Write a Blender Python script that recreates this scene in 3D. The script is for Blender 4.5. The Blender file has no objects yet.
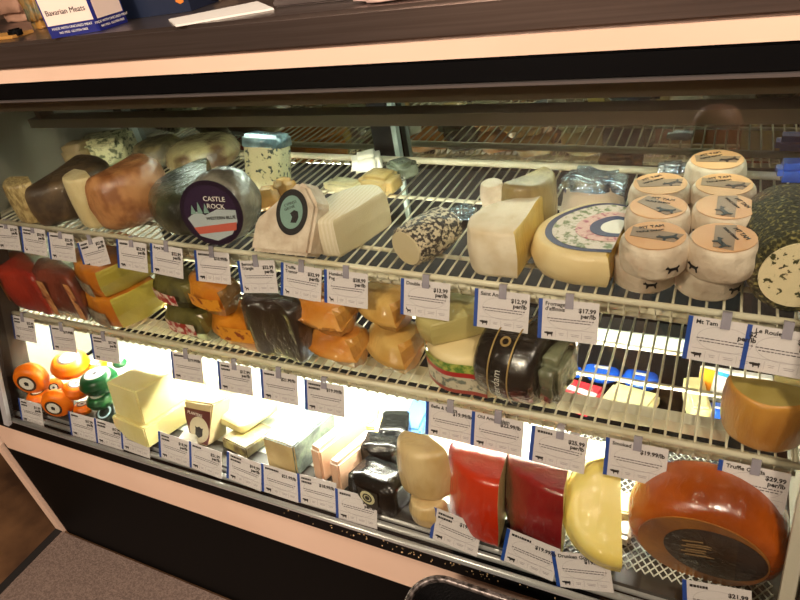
import bpy, bmesh, math, random
from mathutils import Vector, Matrix, Euler, noise
random.seed(7)
S = bpy.context.scene
COL = S.collection
PI = math.pi
R = math.radians

# ---------------------------------------------------------------- camera
CR = Vector((0.89473219, 0.11493867, -0.43155927))   # world +x in camera axes (right, down, forward)
CB = Vector((0.41770518, -0.5573217, 0.71757571))    # world +y
CN = Vector((0.15804015, 0.82230263, 0.54666415))    # world -z
H = 1.55
F = 627.03
cam = bpy.data.cameras.new('camera'); camo = bpy.data.objects.new('camera', cam); COL.objects.link(camo)
ax = Vector((CR.x, CB.x, -CN.x)); ay = -Vector((CR.y, CB.y, -CN.y)); az = -Vector((CR.z, CB.z, -CN.z))
camo.matrix_world = Matrix(((ax.x, ay.x, az.x, 0), (ax.y, ay.y, az.y, 0), (ax.z, ay.z, az.z, H), (0, 0, 0, 1)))
cam.sensor_width = 36; cam.sensor_fit = 'HORIZONTAL'; cam.lens = F / 800 * 36; cam.clip_start = 0.01
S.camera = camo

# ---------------------------------------------------------------- world, lights, exposure
w = bpy.data.worlds.new('world'); S.world = w; w.use_nodes = True
w.node_tree.nodes['Background'].inputs[0].default_value = (0.05, 0.04, 0.03, 1)
w.node_tree.nodes['Background'].inputs[1].default_value = 0.35
S.view_settings.view_transform = 'Standard'; S.view_settings.look = 'None'
S.view_settings.gamma = 1; S.view_settings.use_curve_mapping = False
S.view_settings.exposure = 0.0

def area(name, loc, target, sx, sy, power, color):
    l = bpy.data.lights.new(name, 'AREA'); l.shape = 'RECTANGLE'; l.size = sx; l.size_y = sy
    l.energy = power; l.color = color
    o = bpy.data.objects.new(name, l); COL.objects.link(o); o.location = loc
    o.rotation_euler = (Vector(target) - Vector(loc)).to_track_quat('-Z', 'Y').to_euler()
    return o
area('ceiling_and_fill_light', (-0.9, -1.3, 2.65), (-0.9, 0.6, 0.8), 0.36, 0.16, 54, (1.0, 0.83, 0.68))
area('ceiling_and_fill_light', (0.7, 0.0, 2.65), (0.0, -0.1, 0.8), 0.30, 0.16, 42, (1.0, 0.83, 0.70))
area('ceiling_and_fill_light', (-0.5, -2.3, 2.7), (-0.5, -2.3, 0), 2.0, 0.3, 60, (1.0, 0.84, 0.7))  # added overhead fill; brightens the front wall and floor for the steel's reflection
area('counter_ceiling_light', (-0.45, 1.6, 2.65), (-0.45, 1.2, 1.4), 0.5, 0.3, 5, (1.0, 0.84, 0.72))
LAMP_DECK = 460.0
LAMP_TOP = 27.0

# ---------------------------------------------------------------- helpers
def lin(c):
    return tuple((x / 12.92 if x <= 0.04045 else ((x + 0.055) / 1.055) ** 2.4) for x in (v / 255.0 for v in c))
def c4(c): return (*lin(c), 1)

MATS = {}
def mat(name, col, rough=0.5, col2=None, scale=20, lo=0.4, hi=0.6, metal=0.0, bump=0.0, bscale=40, film=0.0,
        pattern='noise', emit=None, estr=0, sss=0.0, stretch=(1, 1, 1), trans=0.0, alpha=1.0, detail=4):
    if name in MATS: return MATS[name]
    m = bpy.data.materials.new(name); m.use_nodes = True
    nt = m.node_tree; N = nt.nodes; L = nt.links; p = N['Principled BSDF']
    p.inputs['Base Color'].default_value = c4(col); p.inputs['Roughness'].default_value = rough
    p.inputs['Metallic'].default_value = metal
    if max(col) < 9: p.inputs['Specular IOR Level'].default_value = 0.15
    tc = N.new('ShaderNodeTexCoord'); mp = N.new('ShaderNodeMapping'); L.new(tc.outputs['Object'], mp.inputs[0])
    mp.inputs['Scale'].default_value = stretch
    if col2 is not None:
        if pattern == 'voronoi':
            t = N.new('ShaderNodeTexVoronoi'); t.inputs['Scale'].default_value = scale; out = t.outputs['Distance']
        elif pattern == 'cracks':
            t = N.new('ShaderNodeTexVoronoi'); t.feature = 'DISTANCE_TO_EDGE'; t.inputs['Scale'].default_value = scale; out = t.outputs['Distance']
        elif pattern == 'wave':
            t = N.new('ShaderNodeTexWave'); t.inputs['Scale'].default_value = scale; t.inputs['Distortion'].default_value = 1.5; out = t.outputs['Fac']
        else:
            t = N.new('ShaderNodeTexNoise'); t.inputs['Scale'].default_value = scale; t.inputs['Detail'].default_value = detail; out = t.outputs['Fac']
        L.new(mp.outputs[0], t.inputs['Vector'])
        r = N.new('ShaderNodeValToRGB'); L.new(out, r.inputs[0])
        r.color_ramp.elements[0].position = lo; r.color_ramp.elements[0].color = c4(col)
        r.color_ramp.elements[1].position = hi; r.color_ramp.elements[1].color = c4(col2)
        L.new(r.outputs[0], p.inputs['Base Color'])
    if bump > 0:
        t = N.new('ShaderNodeTexNoise'); t.inputs['Scale'].default_value = bscale; t.inputs['Detail'].default_value = 3
        L.new(mp.outputs[0], t.inputs['Vector'])
        b = N.new('ShaderNodeBump'); b.inputs['Strength'].default_value = bump; b.inputs['Distance'].default_value = 0.01
        L.new(t.outputs['Fac'], b.inputs['Height']); L.new(b.outputs[0], p.inputs['Normal'])
    if film > 0:      # cling film stretched over the cheese
        p.inputs['Coat Weight'].default_value = film; p.inputs['Coat Roughness'].default_value = 0.09; p.inputs['Coat IOR'].default_value = 1.65
        mp2 = N.new('ShaderNodeMapping'); mp2.inputs['Scale'].default_value = (1, 1, 0.35); mp2.inputs['Rotation'].default_value = (0.5, 0.4, 0.2)
        L.new(tc.outputs['Object'], mp2.inputs[0])
        t = N.new('ShaderNodeTexNoise'); t.inputs['Scale'].default_value = 55; t.inputs['Detail'].default_value = 3; t.inputs['Distortion'].default_value = 1.5
        L.new(mp2.outputs[0], t.inputs['Vector'])
        b = N.new('ShaderNodeBump'); b.inputs['Strength'].default_value = 0.45; b.inputs['Distance'].default_value = 0.012
        L.new(t.outputs['Fac'], b.inputs['Height']); L.new(b.outputs[0], p.inputs['Coat Normal'])
    if sss > 0:
        p.inputs['Subsurface Weight'].default_value = sss; p.inputs['Subsurface Radius'].default_value = (0.02, 0.012, 0.006)
        p.inputs['Subsurface Scale'].default_value = 0.5
    if emit:
        p.inputs['Emission Color'].default_value = (*emit, 1); p.inputs['Emission Strength'].default_value = estr
    if alpha < 1: p.inputs['Alpha'].default_value = alpha
    MATS[name] = m
    return m

def clear_mat(name, gloss, tint=(1, 1, 1), rough=0.02, gcol=(1, 1, 1)):
    if name in MATS: return MATS[name]
    m = bpy.data.materials.new(name); m.use_nodes = True; nt = m.node_tree; nt.nodes.clear()
    o = nt.nodes.new('ShaderNodeOutputMaterial'); mx = nt.nodes.new('ShaderNodeMixShader')
    a = nt.nodes.new('ShaderNodeBsdfTransparent'); a.inputs[0].default_value = (*tint, 1)
    g = nt.nodes.new('ShaderNodeBsdfGlossy'); g.inputs['Roughness'].default_value = rough; g.inputs[0].default_value = (*gcol, 1)
    lw = nt.nodes.new('ShaderNodeLayerWeight'); lw.inputs[0].default_value = 0.5
    pw = nt.nodes.new('ShaderNodeMath'); pw.operation = 'POWER'; pw.inputs[1].default_value = 4.0
    ml = nt.nodes.new('ShaderNodeMath'); ml.operation = 'MULTIPLY_ADD'; ml.inputs[1].default_value = 0.5; ml.inputs[2].default_value = gloss
    nt.links.new(lw.outputs['Facing'], pw.inputs[0]); nt.links.new(pw.outputs[0], ml.inputs[0]); nt.links.new(ml.outputs[0], mx.inputs[0])
    nt.links.new(a.outputs[0], mx.inputs[1]); nt.links.new(g.outputs[0], mx.inputs[2]); nt.links.new(mx.outputs[0], o.inputs[0])
    MATS[name] = m
    return m

def empty(name, loc=(0, 0, 0), rot=(0, 0, 0), label=None, cat=None, group=None, parent=None):
    o = bpy.data.objects.new(name, None); COL.objects.link(o); o.location = loc
    o.rotation_euler = [R(a) for a in rot]; o.empty_display_size = 0.03
    if parent: o.parent = parent
    tag(o, label, cat, group); return o
def tag(o, label=None, cat=None, group=None, kind=None):
    if label: o['label'] = label
    if cat: o['category'] = cat
    if group: o['group'] = group
    if kind: o['kind'] = kind
    return o
def link(name, me, mats, parent=None, loc=(0, 0, 0), rot=(0, 0, 0)):
    if not isinstance(mats, (list, tuple)): mats = [mats]
    if len(me.materials) == 0:
        for m in mats: me.materials.append(m)
    o = bpy.data.objects.new(name, me); COL.objects.link(o); o.location = loc
    o.rotation_euler = [R(a) for a in rot]
    if parent: o.parent = parent
    return o
def bm_mesh(name, bm, smooth=False):
    bmesh.ops.recalc_face_normals(bm, faces=bm.faces)
    if smooth:
        for f in bm.faces: f.smooth = True
    me = bpy.data.meshes.new(name); bm.to_mesh(me); bm.free(); return me
def bbox(bm, x0, y0, z0, x1, y1, z1, mi=0):
    vs = [bm.verts.new(p) for p in ((x0, y0, z0), (x1, y0, z0), (x1, y1, z0), (x0, y1, z0), (x0, y0, z1), (x1, y0, z1), (x1, y1, z1), (x0, y1, z1))]
    for q in ((0, 3, 2, 1), (4, 5, 6, 7), (0, 1, 5, 4), (1, 2, 6, 5), (2, 3, 7, 6), (3, 0, 4, 7)):
        f = bm.faces.new([vs[i] for i in q]); f.material_index = mi
def box(name, a, b, m, parent=None, bevel=0.0):
    bm = bmesh.new(); bbox(bm, *a, *b)
    if bevel: bmesh.ops.bevel(bm, geom=bm.edges[:], offset=bevel, segments=2, affect='EDGES')
    return link(name, bm_mesh(name, bm), m, parent)
def tube(bm, pts, r, n=8, mi=0, caps=True):
    pts = [Vector(p) for p in pts]; rings = []
    for i, p in enumerate(pts):
        d = (pts[min(i + 1, len(pts) - 1)] - pts[max(i - 1, 0)]).normalized()
        u = d.cross(Vector((0, 0, 1)));
        if u.length < 1e-3: u = d.cross(Vector((1, 0, 0)))
        u.normalize(); v = d.cross(u)
        rings.append([bm.verts.new(p + (u * math.cos(2 * PI * k / n) + v * math.sin(2 * PI * k / n)) * r) for k in range(n)])
    for a, b in zip(rings, rings[1:]):
        for k in range(n):
            f = bm.faces.new((a[k], a[(k + 1) % n], b[(k + 1) % n], b[k])); f.material_index = mi; f.smooth = True
    if caps:
        bm.faces.new(rings[0]); bm.faces.new(rings[-1])
def rods(name, segs, r, m, parent=None, n=6):
    bm = bmesh.new()
    for s in segs: tube(bm, s, r, n)
    return link(name, bm_mesh(name, bm), m, parent)
def poly_prism(name, pts, y0, y1, m, parent=None, bevel=0.0, loc=(0, 0, 0), rot=(0, 0, 0), smooth=False):
    """polygon in local xz, extruded along y"""
    bm = bmesh.new()
    a = [bm.verts.new((x, y0, z)) for x, z in pts]; b = [bm.verts.new((x, y1, z)) for x, z in pts]
    bm.faces.new(a); bm.faces.new(b)
    for i in range(len(pts)):
        j = (i + 1) % len(pts); bm.faces.new((a[i], a[j], b[j], b[i]))
    bmesh.ops.recalc_face_normals(bm, faces=bm.faces)
    if bevel: bmesh.ops.bevel(bm, geom=bm.edges[:], offset=bevel, segments=2, affect='EDGES')
    return link(name, bm_mesh(name, bm, smooth), m, parent, loc, rot)
def lump(bm, amp, freq, seed=0):
    for v in bm.verts:
        n = noise.noise_vector(v.co * freq + Vector((seed * 3.1, seed * 1.7, seed)))
        v.co += n * amp
FONT = {}
def text(name, s, size, m, parent, loc, rot=(90, 0, 0), depth=0.0003, align='LEFT', bold=0.0):
    k = (s, size, align, bold)
    if k not in FONT:
        c = bpy.data.curves.new('lettering', 'FONT'); c.body = s; c.size = size; c.extrude = depth; c.align_x = align
        c.offset = bold; c.resolution_u = 2
        t = bpy.data.objects.new('lettering_source', c); COL.objects.link(t)
        dg = bpy.context.evaluated_depsgraph_get()
        me = bpy.data.meshes.new_from_object(t.evaluated_get(dg)); me.name = 'lettering'
        bpy.data.objects.remove(t); bpy.data.curves.remove(c)
        FONT[k] = me
    me = FONT[k]
    if len(me.materials) and me.materials[0] != m: me = me.copy(); me.materials.clear()
    o = link(name, me, m, parent, loc, rot)
    return o

# ---------------------------------------------------------------- cheese builders
def profile(r, h, b, bulge, top_open, seg=5):
    P = []      # (radius, z, key of the strip that starts here)
    P.append((0, 0, 'rind'))
    for i in range(seg + 1):
        a = -PI / 2 + PI / 2 * i / seg
        P.append((r - b + b * math.cos(a), b + b * math.sin(a), 'rind'))
    for i in range(1, 4):
        z = b + (h - 2 * b) * i / 4; P.append((r + bulge * math.sin(PI * i / 4), z, 'rind'))
    for i in range(seg + 1):
        a = PI / 2 * i / seg
        P.append((r - b + b * math.cos(a), h - b + b * math.sin(a), 'rind'))
    P[-1] = (*P[-1][:2], 'paste' if top_open else 'rind')
    P.append((0, h, 'rind'))
    return P
def sector(name, label, loc, r, h, a0, a1, rind, paste, cat='cheese', b=0.01, bulge=0.004, top_open=False, rot=(0, 0, 0),
           group=None, amp=0.0015, freq=25, scale=(1, 1, 1), centre=True):
    """a cut wheel: its rind and its cut paste are two parts; a0..a1 is the sweep in degrees; loc is the middle of its footprint"""
    full = abs(a1 - a0) >= 359.9
    P = profile(r, h, b, bulge, top_open); n = max(8, int(abs(a1 - a0) / 7))
    A = [R(a0 + (a1 - a0) * i / n) for i in range(n + (0 if full else 1))]
    xs = [0] + [r * math.cos(a) for a in A]; ys = [0] + [r * math.sin(a) for a in A]
    cx, cy = ((max(xs) + min(xs)) / 2, (max(ys) + min(ys)) / 2) if centre and not full else (0, 0)
    sd = random.random() * 50
    root = empty(name, loc, rot, label, cat, group)
    def V(p, a):
        v = Vector((p[0] * math.cos(a) - cx, p[0] * math.sin(a) - cy, p[1]))
        v = v + noise.noise_vector(v * freq + Vector((sd, sd, 0))) * amp
        v.z = max(v.z, 0.0)
        return Vector((v.x * scale[0], v.y * scale[1], v.z * scale[2]))
    bms = {'rind': bmesh.new(), 'paste': bmesh.new()}
    for key, bm in bms.items():
        grid = {}
        def g(i, j):
            jj = j % len(A) if full else j
            k = (i, 0 if P[i][0] == 0 else jj)
            if k not in grid: grid[k] = bm.verts.new(V(P[i], A[k[1]]))
            return grid[k]
        for i in range(len(P) - 1):
            if P[i][2] != key: continue
            for j in range(n):
                q = []
                for vv in (g(i, j), g(i, j + 1), g(i + 1, j + 1), g(i + 1, j)):
                    if vv not in q: q.append(vv)
                if len(q) > 2:
                    try: bm.faces.new(q).smooth = True
                    except ValueError: pass
        if key == 'paste' and not full:
            for a in (A[0], A[-1]):
                m_ = [(p[0], p[1]) for p in P]
                ring = [bm.verts.new(V(p, a)) for p in m_]
                bm.faces.new(ring)
    me = bm_mesh('rind', bms['rind']); link('rind', me, rind, root)
    if len(bms['paste'].faces): link('paste', bm_mesh('paste', bms['paste']), paste, root)
    else: bms['paste'].free()
    return root
def block(name, label, loc, dims, mats, yaw=0, cat='cheese', bevel=0.004, rot=None, group=None, amp=0.001, taper=(1, 1), shear=(0, 0), pick=None, seg=2, div=True, single=False, parent=None):
    """a rounded block standing on loc; mats by face: 0 sides, 1 top, 2 front"""
    bm = bmesh.new(); dx, dy, dz = (d / 2 for d in dims)
    bbox(bm, -dx, -dy, 0, dx, dy, dims[2])
    for v in bm.verts:
        if v.co.z > 0:
            v.co.x = v.co.x * taper[0] + shear[0]; v.co.y = v.co.y * taper[1] + shear[1]
    bmesh.ops.bevel(bm, geom=bm.edges[:], offset=bevel, segments=seg, affect='EDGES')
    if div: bmesh.ops.subdivide_edges(bm, edges=[e for e in bm.edges if e.calc_length() > 0.02], cuts=3, use_grid_fill=True)
    sd = random.random() * 30
    for v in bm.verts:
        v.co += noise.noise_vector(v.co * 22 + Vector((sd, 0, sd))) * amp
        v.co.z = max(v.co.z, 0)
    bm.normal_update()
    if isinstance(mats, (list, tuple)) and len(mats) > 1:
        for f in bm.faces:
            n = f.normal
            if n.z > 0.7: f.material_index = 1
            elif n.y < -0.7 and len(mats) > 2: f.material_index = 2
    for f in bm.faces: f.smooth = f.calc_area() < 1e-5 or amp > 0.0015
    o = link(name, bm_mesh(name, bm), mats, parent, loc, rot or (0, 0, yaw))
    if label: tag(o, label, cat, group)
    return o
def disc(name, r, m, parent, loc, rot=(0, 0, 0), t=0.0006, sx=1.0, n=40, ri=0.0, a0=0, a1=360):
    bm = bmesh.new(); k = n
    A = [R(a0 + (a1 - a0) * i / k) for i in range(k + 1)]
    rings = []
    for z in (0, t):
        o = [bm.verts.new((r * sx * math.cos(a), r * math.sin(a), z)) for a in A]
        i_ = [bm.verts.new((ri * sx * math.cos(a), ri * math.sin(a), z)) for a in A] if ri else None
        rings.append((o, i_))
    for q in range(k):
        for o, i_ in rings:
            if i_: bm.faces.new((o[q], o[q + 1], i_[q + 1], i_[q]))
        bm.faces.new((rings[0][0][q], rings[0][0][q + 1], rings[1][0][q + 1], rings[1][0][q]))
        if ri: bm.faces.new((rings[0][1][q], rings[0][1][q + 1], rings[1][1][q + 1], rings[1][1][q]))
    if not ri:
        for o, _ in rings: bm.faces.new(o[:-1] if a1 - a0 >= 359.9 else o)
    bmesh.ops.remove_doubles(bm, verts=bm.verts, dist=1e-6)
    return link(name, bm_mesh(name, bm), m, parent, loc, rot)
def barrel_label(name, root, r, z0, z1, a0, a1, m, off=0.0016, cx=0, cy=0, n=16):
    """paper band glued round the barrel of a wheel"""
    bm = bmesh.new(); g = []
    for i in range(n + 1):
        a = R(a0 + (a1 - a0) * i / n)
        g.append([bm.verts.new((cx + (r + off) * math.cos(a), cy + (r + off) * math.sin(a), z)) for z in (z0, (z0 + z1) / 2, z1)])
    for a, b_ in zip(g, g[1:]):
        for k in range(2): bm.faces.new((a[k], b_[k], b_[k + 1], a[k + 1])).smooth = True
    return link(name, bm_mesh(name, bm), m, root)
def centre_of(r, a0, a1):
    A = [R(a0 + (a1 - a0) * i / 40) for i in range(41)]
    xs = [0] + [r * math.cos(a) for a in A]; ys = [0] + [r * math.sin(a) for a in A]
    return (max(xs) + min(xs)) / 2, (max(ys) + min(ys)) / 2
def sack(name, label, loc, dims, m, yaw=0, cat='cheese', amp=0.008, freq=22, group=None, rot=None, parent=None, sub=3):
    """a crumpled wrapped piece"""
    bm = bmesh.new(); bmesh.ops.create_cube(bm, size=1)
    bmesh.ops.bevel(bm, geom=bm.edges[:], offset=0.18, segments=2, affect='EDGES')
    bmesh.ops.subdivide_edges(bm, edges=bm.edges[:], cuts=sub, use_grid_fill=True)
    sd = random.random() * 40
    for v in bm.verts:
        v.co = Vector((v.co.x * dims[0], v.co.y * dims[1], (v.co.z + 0.5) * dims[2]))
        v.co += noise.noise_vector(v.co * freq + Vector((sd, sd, 0))) * amp
        v.co += noise.noise_vector(v.co * freq * 3 + Vector((sd, sd, 0))) * amp * 0.4
        v.co.z = max(v.co.z, 0)
    o = link(name, bm_mesh(name, bm, True), m, parent, loc, rot or (0, 0, yaw))
    if label: tag(o, label, cat, group)
    return o

ZM, ZL = 0.814, 0.604
def zu(x): return 1.0045 - 0.0215 * x

# ---------------------------------------------------------------- materials
steel = mat('brushed_steel', (150, 136, 128), 0.3, col2=(138, 124, 116), scale=3, metal=0.92, stretch=(1, 60, 60))
cream = mat('cream_enamel', (238, 205, 180), 0.45, col2=(232, 198, 172), scale=3)
black = mat('black_enamel', (1, 1, 1), 0.6)
rubber = mat('black_gasket', (5, 5, 6), 0.45)
alum = mat('aluminium_trim', (200, 200, 200), 0.3, metal=0.5)
wirem = mat('cream_coated_wire', (224, 218, 194), 0.4, col2=(200, 188, 156), scale=14, lo=0.4, hi=0.75)
liner = mat('white_liner', (205, 212, 200), 0.5, col2=(188, 196, 184), scale=5)
darkliner = mat('dark_liner', (52, 44, 34), 0.55)
canopy_m = mat('canopy_liner', (92, 82, 66), 0.5)
floorm = mat('stone_floor', (110, 78, 50), 0.5, col2=(66, 44, 28), scale=5, lo=0.35, hi=0.65, bump=0.2, bscale=9)
matm = mat('grey_brown_mat_pile', (134, 114, 102), 0.95, col2=(108, 90, 80), scale=160, bump=0.5, bscale=260)
wallm = mat('shop_wall', (150, 124, 104), 0.8)

# ---------------------------------------------------------------- the room
def slab(name, a, b, m, kind='structure'):
    o = box(name, a, b, m); o['kind'] = kind; return o
slab('floor', (-5, -3, -0.05), (3, 3.6, 0), floorm)
slab('wall_back', (-5, 3.6, 0), (3, 3.7, 2.9), wallm)
slab('wall_front', (-5, -3.1, 0), (3, -3, 2.9), wallm)
slab('wall_left', (-5.1, -3.1, 0), (-5, 3.7, 2.9), wallm)
slab('wall_right', (3, -3.1, 0), (3.1, 3.7, 2.9), wallm)
slab('ceiling', (-5, -3, 2.8), (3, 3.6, 2.9), mat('ceiling_paint', (150, 135, 118), 0.8))
fm = empty('floor_mat', (-1.787, -1.2, 0), (0, 0, 0), 'grey brown carpet mat with dark bound edge on the floor before the case', 'mat')
bm = bmesh.new(); bbox(bm, 0.02, 0, 0, 3.2, 1.778, 0.008); link('mat_pile', bm_mesh('mat_pile', bm), matm, fm)
bm = bmesh.new(); bbox(bm, 0, -0.02, 0, 0.03, 1.778, 0.010); link('bound_edge', bm_mesh('bound_edge', bm), mat('mat_binding', (22, 17, 14), 0.8), fm)

# ---------------------------------------------------------------- the display case
XL, XR = -1.60, 0.175
case = empty('display_case', (0, 0.57, 0), (0, 0, 0), 'long refrigerated cheese display case with slanted glass front, cream bands and black base', 'display case')
def cb(name, a, b, m, bevel=0.0):
    o = box(name, (a[0], a[1] - 0.57, a[2]), (b[0], b[1] - 0.57, b[2]), m, case, bevel); return o
cb('kick_panel', (-1.74, 0.585, 0.0), (1.2, 0.63, 0.41), black)
cb('cream_corner_post', (-1.788, 0.579, 0), (-1.755, 0.64, 0.405), cream)
cb('cream_lower_band', (-1.72, 0.579, 0.405), (1.2, 0.62, 0.518), cream, 0.003)
cb('black_sill', (-1.70, 0.572, 0.518), (1.2, 0.66, 0.575), rubber, 0.006)
o = rods('glass_channel', [[(-1.56, 0.585 - 0.57, 0.583), (0.19, 0.585 - 0.57, 0.583)], [(-1.56, 0.600 - 0.57, 0.586), (0.19, 0.600 - 0.57, 0.586)], [(-1.56, 0.566 - 0.57, 0.579), (0.19, 0.566 - 0.57, 0.579)]], 0.0062, alum, case, 10)
o = cb('deck_pan', (XL, 0.60, 0.590), (XR, 0.985, 0.5985), mat('dark_deck_pan', (60, 58, 54), 0.4))
DECK_TILT = R(-11)                       # the deck rises towards the back
HINGE = Matrix.Translation((0, 0.60, 0.60)) @ Matrix.Rotation(DECK_TILT, 4, 'X') @ Matrix.Translation((0, -0.60, -0.60))
def tilt(o):
    bpy.context.view_layer.update(); par = o.parent
    m = HINGE @ o.matrix_world
    o.matrix_world = m
tilt(o)
o = cb('deck_liner', (XL, 0.665, 0.5985), (-0.22, 0.98, 0.5995), liner); tilt(o)
cb('rear_deck_trough', (XL, 0.95, 0.45), (XR, 1.19, 0.46), black)
cb('rear_sill', (XL, 1.20, 0.585), (XR, 1.24, 0.626), liner)
cb('rear_trough_wall', (XL, 1.19, 0.45), (XR, 1.20, 0.592), black)
# ends
def end_panel(x0, x1, m, nm):
    pts = [(0.60, 0.575), (0.842, 1.315), (1.38, 1.315), (1.38, 0.56), (0.60, 0.56)]
    bm = bmesh.new()
    a = [bm.verts.new((x0, y - 0.57, z)) for y, z in pts]; b = [bm.verts.new((x1, y - 0.57, z)) for y, z in pts]
    bm.faces.new(a); bm.faces.new(b)
    for i in range(5):
        j = (i + 1) % 5; bm.faces.new((a[i], a[j], b[j], b[i]))
    return link(nm, bm_mesh(nm, bm), m, case)
end_panel(XL - 0.03, XL, mat('end_liner', (150, 152, 140), 0.5), 'end_liner'); end_panel(XR, XR + 0.03, mat('end_wall', (120, 116, 104), 0.5), 'end_liner')
def slope(z): return 0.56 + 0.34 * (z - 0.60)
def front_post(x0, x1, m, nm, d=0.05, y0=0.0):
    bm = bmesh.new(); vs = []
    for z in (0.575, 1.315):
        for (x, dy) in ((x0, y0), (x1, y0), (x1, d), (x0, d)): vs.append(bm.verts.new((x, slope(z) + dy - 0.57, z)))
    for q in ((0, 1, 2, 3), (4, 5, 6, 7), (0, 1, 5, 4), (1, 2, 6, 5), (2, 3, 7, 6), (3, 0, 4, 7)): bm.faces.new([vs[i] for i in q])
    return link(nm, bm_mesh(nm, bm), m, case)
front_post(-1.70, -1.555, rubber, 'black_end_frame')
front_post(-1.555, -1.535, alum, 'glass_edge_trim', 0.006, -0.004)
front_post(-1.60, -1.56, darkliner, 'inner_post', 0.10, 0.05)
front_post(0.140, 0.158, mat('white_post', (196, 188, 172), 0.45), 'white_corner_post', 0.03, 0.02)
front_post(0.165, 1.2, black, 'black_end_frame')
# body behind the end posts
cb('side_shell', (-1.745, 0.66, 0.0), (-1.66, 1.38, 0.56), black)
cb('side_shell', (-1.70, 0.85, 0.56), (-1.635, 1.38, 1.315), black)
g = bmesh.new(); vs = []
for z in (0.588, 1.315):
    for (x, dy) in ((-1.555, 0), (0.16, 0), (0.16, 0.006), (-1.555, 0.006)): vs.append(g.verts.new((x, slope(z) + dy - 0.57, z)))
for q in ((0, 1, 2, 3), (4, 5, 6, 7), (0, 1, 5, 4), (1, 2, 6, 5), (2, 3, 7, 6), (3, 0, 4, 7)): g.faces.new([vs[i] for i in q])
link('front_glass', bm_mesh('front_glass', g), clear_mat('front_glass', 0.035, (0.88, 0.89, 0.86)), case)
# top
cb('black_header', (-1.70, 0.802, 1.313), (1.2, 0.84, 1.348), rubber, 0.004)
cb('header_trim', (-1.70, 0.797, 1.311), (1.2, 0.812, 1.3145), mat('dull_trim', (120, 112, 108), 0.35, metal=0.6))
cb('cream_upper_band', (-1.72, 0.80, 1.348), (1.2, 0.84, 1.372), cream)
cb('canopy', (-1.70, 0.84, 1.318), (1.2, 1.42, 1.37), canopy_m)
cb('canopy_lip', (XL, 0.875, 1.268), (XR, 0.885, 1.318), mat('canopy_lip_lit_tone', (120, 108, 88), 0.5))  # lighter lip tone: reflected room light is put into the colour
# rear sliding doors of dark mirror glass
doorglass = bpy.data.materials.new('dark_mirror_glass'); doorglass.use_nodes = True
p = doorglass.node_tree.nodes['Principled BSDF']; p.inputs['Metallic'].default_value = 1.0; p.inputs['Roughness'].default_value = 0.025
p.inputs['Base Color'].default_value = (0.33, 0.345, 0.31, 1)
cb('rear_glass_door', (XL, 1.27, 0.985), (-0.70, 1.278, 1.31), doorglass)
cb('added_dark_panel', (XL, 1.262, 0.66), (XR, 1.282, 0.985), black)  # black sheet added in place of mirror, to remove its bright reflection
cb('rear_glass_door', (-0.72, 1.285, 0.985), (XR, 1.293, 1.31), doorglass)
cb('door_stile', (-0.745, 1.255, 0.74), (-0.690, 1.27, 1.31), black)
cb('door_edge_strip', (-0.690, 1.252, 0.74), (-0.678, 1.27, 1.31), mat('grey_strip', (150, 165, 158), 0.35))
cb('door_edge_strip', (-1.545, 1.252, 0.74), (-1.53, 1.27, 1.31), MATS['grey_strip'])
cb('rear_ledge', (XL, 1.205, 0.626), (XR, 1.30, 0.66), black)
# top lamp
lampbar = empty('top_lamp', (0, 1.03, 1.193), (0, 0, 0), 'slim pale strip lamp running the length of the case above the top shelf', 'lamp')
box('lamp_shield', (XL + 0.01, -0.026, -0.010), (XR - 0.01, -0.022, 0.0), mat('lamp_housing', (96, 90, 74), 0.5), lampbar)
box('lamp_housing', (XL + 0.01, -0.026, 0.0), (XR - 0.01, 0.022, 0.012), mat('lamp_housing', (120, 112, 92), 0.5), lampbar)
rods('lamp_tube', [[(-1.15, 0, -0.007), (0.12, 0, -0.007)]], 0.006, mat('top_tube', (255, 255, 250), 0.5, emit=(0.86, 1.0, 0.88), estr=LAMP_TOP), lampbar, 10)
for x in (-1.55, 0.15): box('lamp_bracket', (x - 0.008, -0.02, 0.012), (x + 0.008, 0.02, 0.118), MATS['lamp_housing'], lampbar)
# steel worktop
top = empty('counter_top', (0, 0.80, 1.372), (0, 0, 0), 'brushed stainless steel counter top with thick front edge above the case', 'counter top')
box('steel_slab', (-1.75, 0, 0), (1.2, 0.66, 0.048), steel, top, 0.006)

# ---------------------------------------------------------------- wire shelves
def shelf(name, label, zf, y0, y1, x0, x1, step, cross, housing=False):
    root = empty(name, (0, y0, 0), (0, 0, 0), label, 'shelf', 'wire shelves')
    def P(x, y, dz=0): return (x, y - y0, zf(x) + dz)
    seg = []
    x = x0 + 0.01
    while x < x1:
        seg.append([P(x, y0 + 0.018, -0.034), P(x, y0 + 0.004, -0.030), P(x, y0, -0.022), P(x, y0, -0.006), P(x, y0 + 0.008, -0.002), P(x, y1, -0.002)])
        x += step
    rods('wire_grid', seg, 0.0019, wirem, root, 6)
    rods('front_rail', [[P(x0, y0 - 0.003, 0), P(x1, y0 - 0.003, 0)]], 0.0052, wirem, root, 10)
    rods('lower_front_rod', [[P(x0, y0 + 0.012, -0.032), P(x1, y0 + 0.012, -0.032)]], 0.0035, wirem, root, 8)
    rods('support_tube', [[P(x0, y0 + 0.035, -0.042), P(x1, y0 + 0.035, -0.042)]], 0.010, wirem, root, 12)
    rods('rear_rail', [[P(x0, y1, 0.003), P(x1, y1, 0.003)]], 0.0075, wirem, root, 10)
    for c in cross: rods('cross_rod', [[P(x0, c, -0.007), P(x1, c, -0.007)]], 0.004, wirem, root, 8)
    for bx in (x0 + 0.004, x1 - 0.004):
        rods('end_rod', [[P(bx, y0, -0.006), P(bx, y1, -0.006)]], 0.004, wirem, root, 8)
    return root
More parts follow.
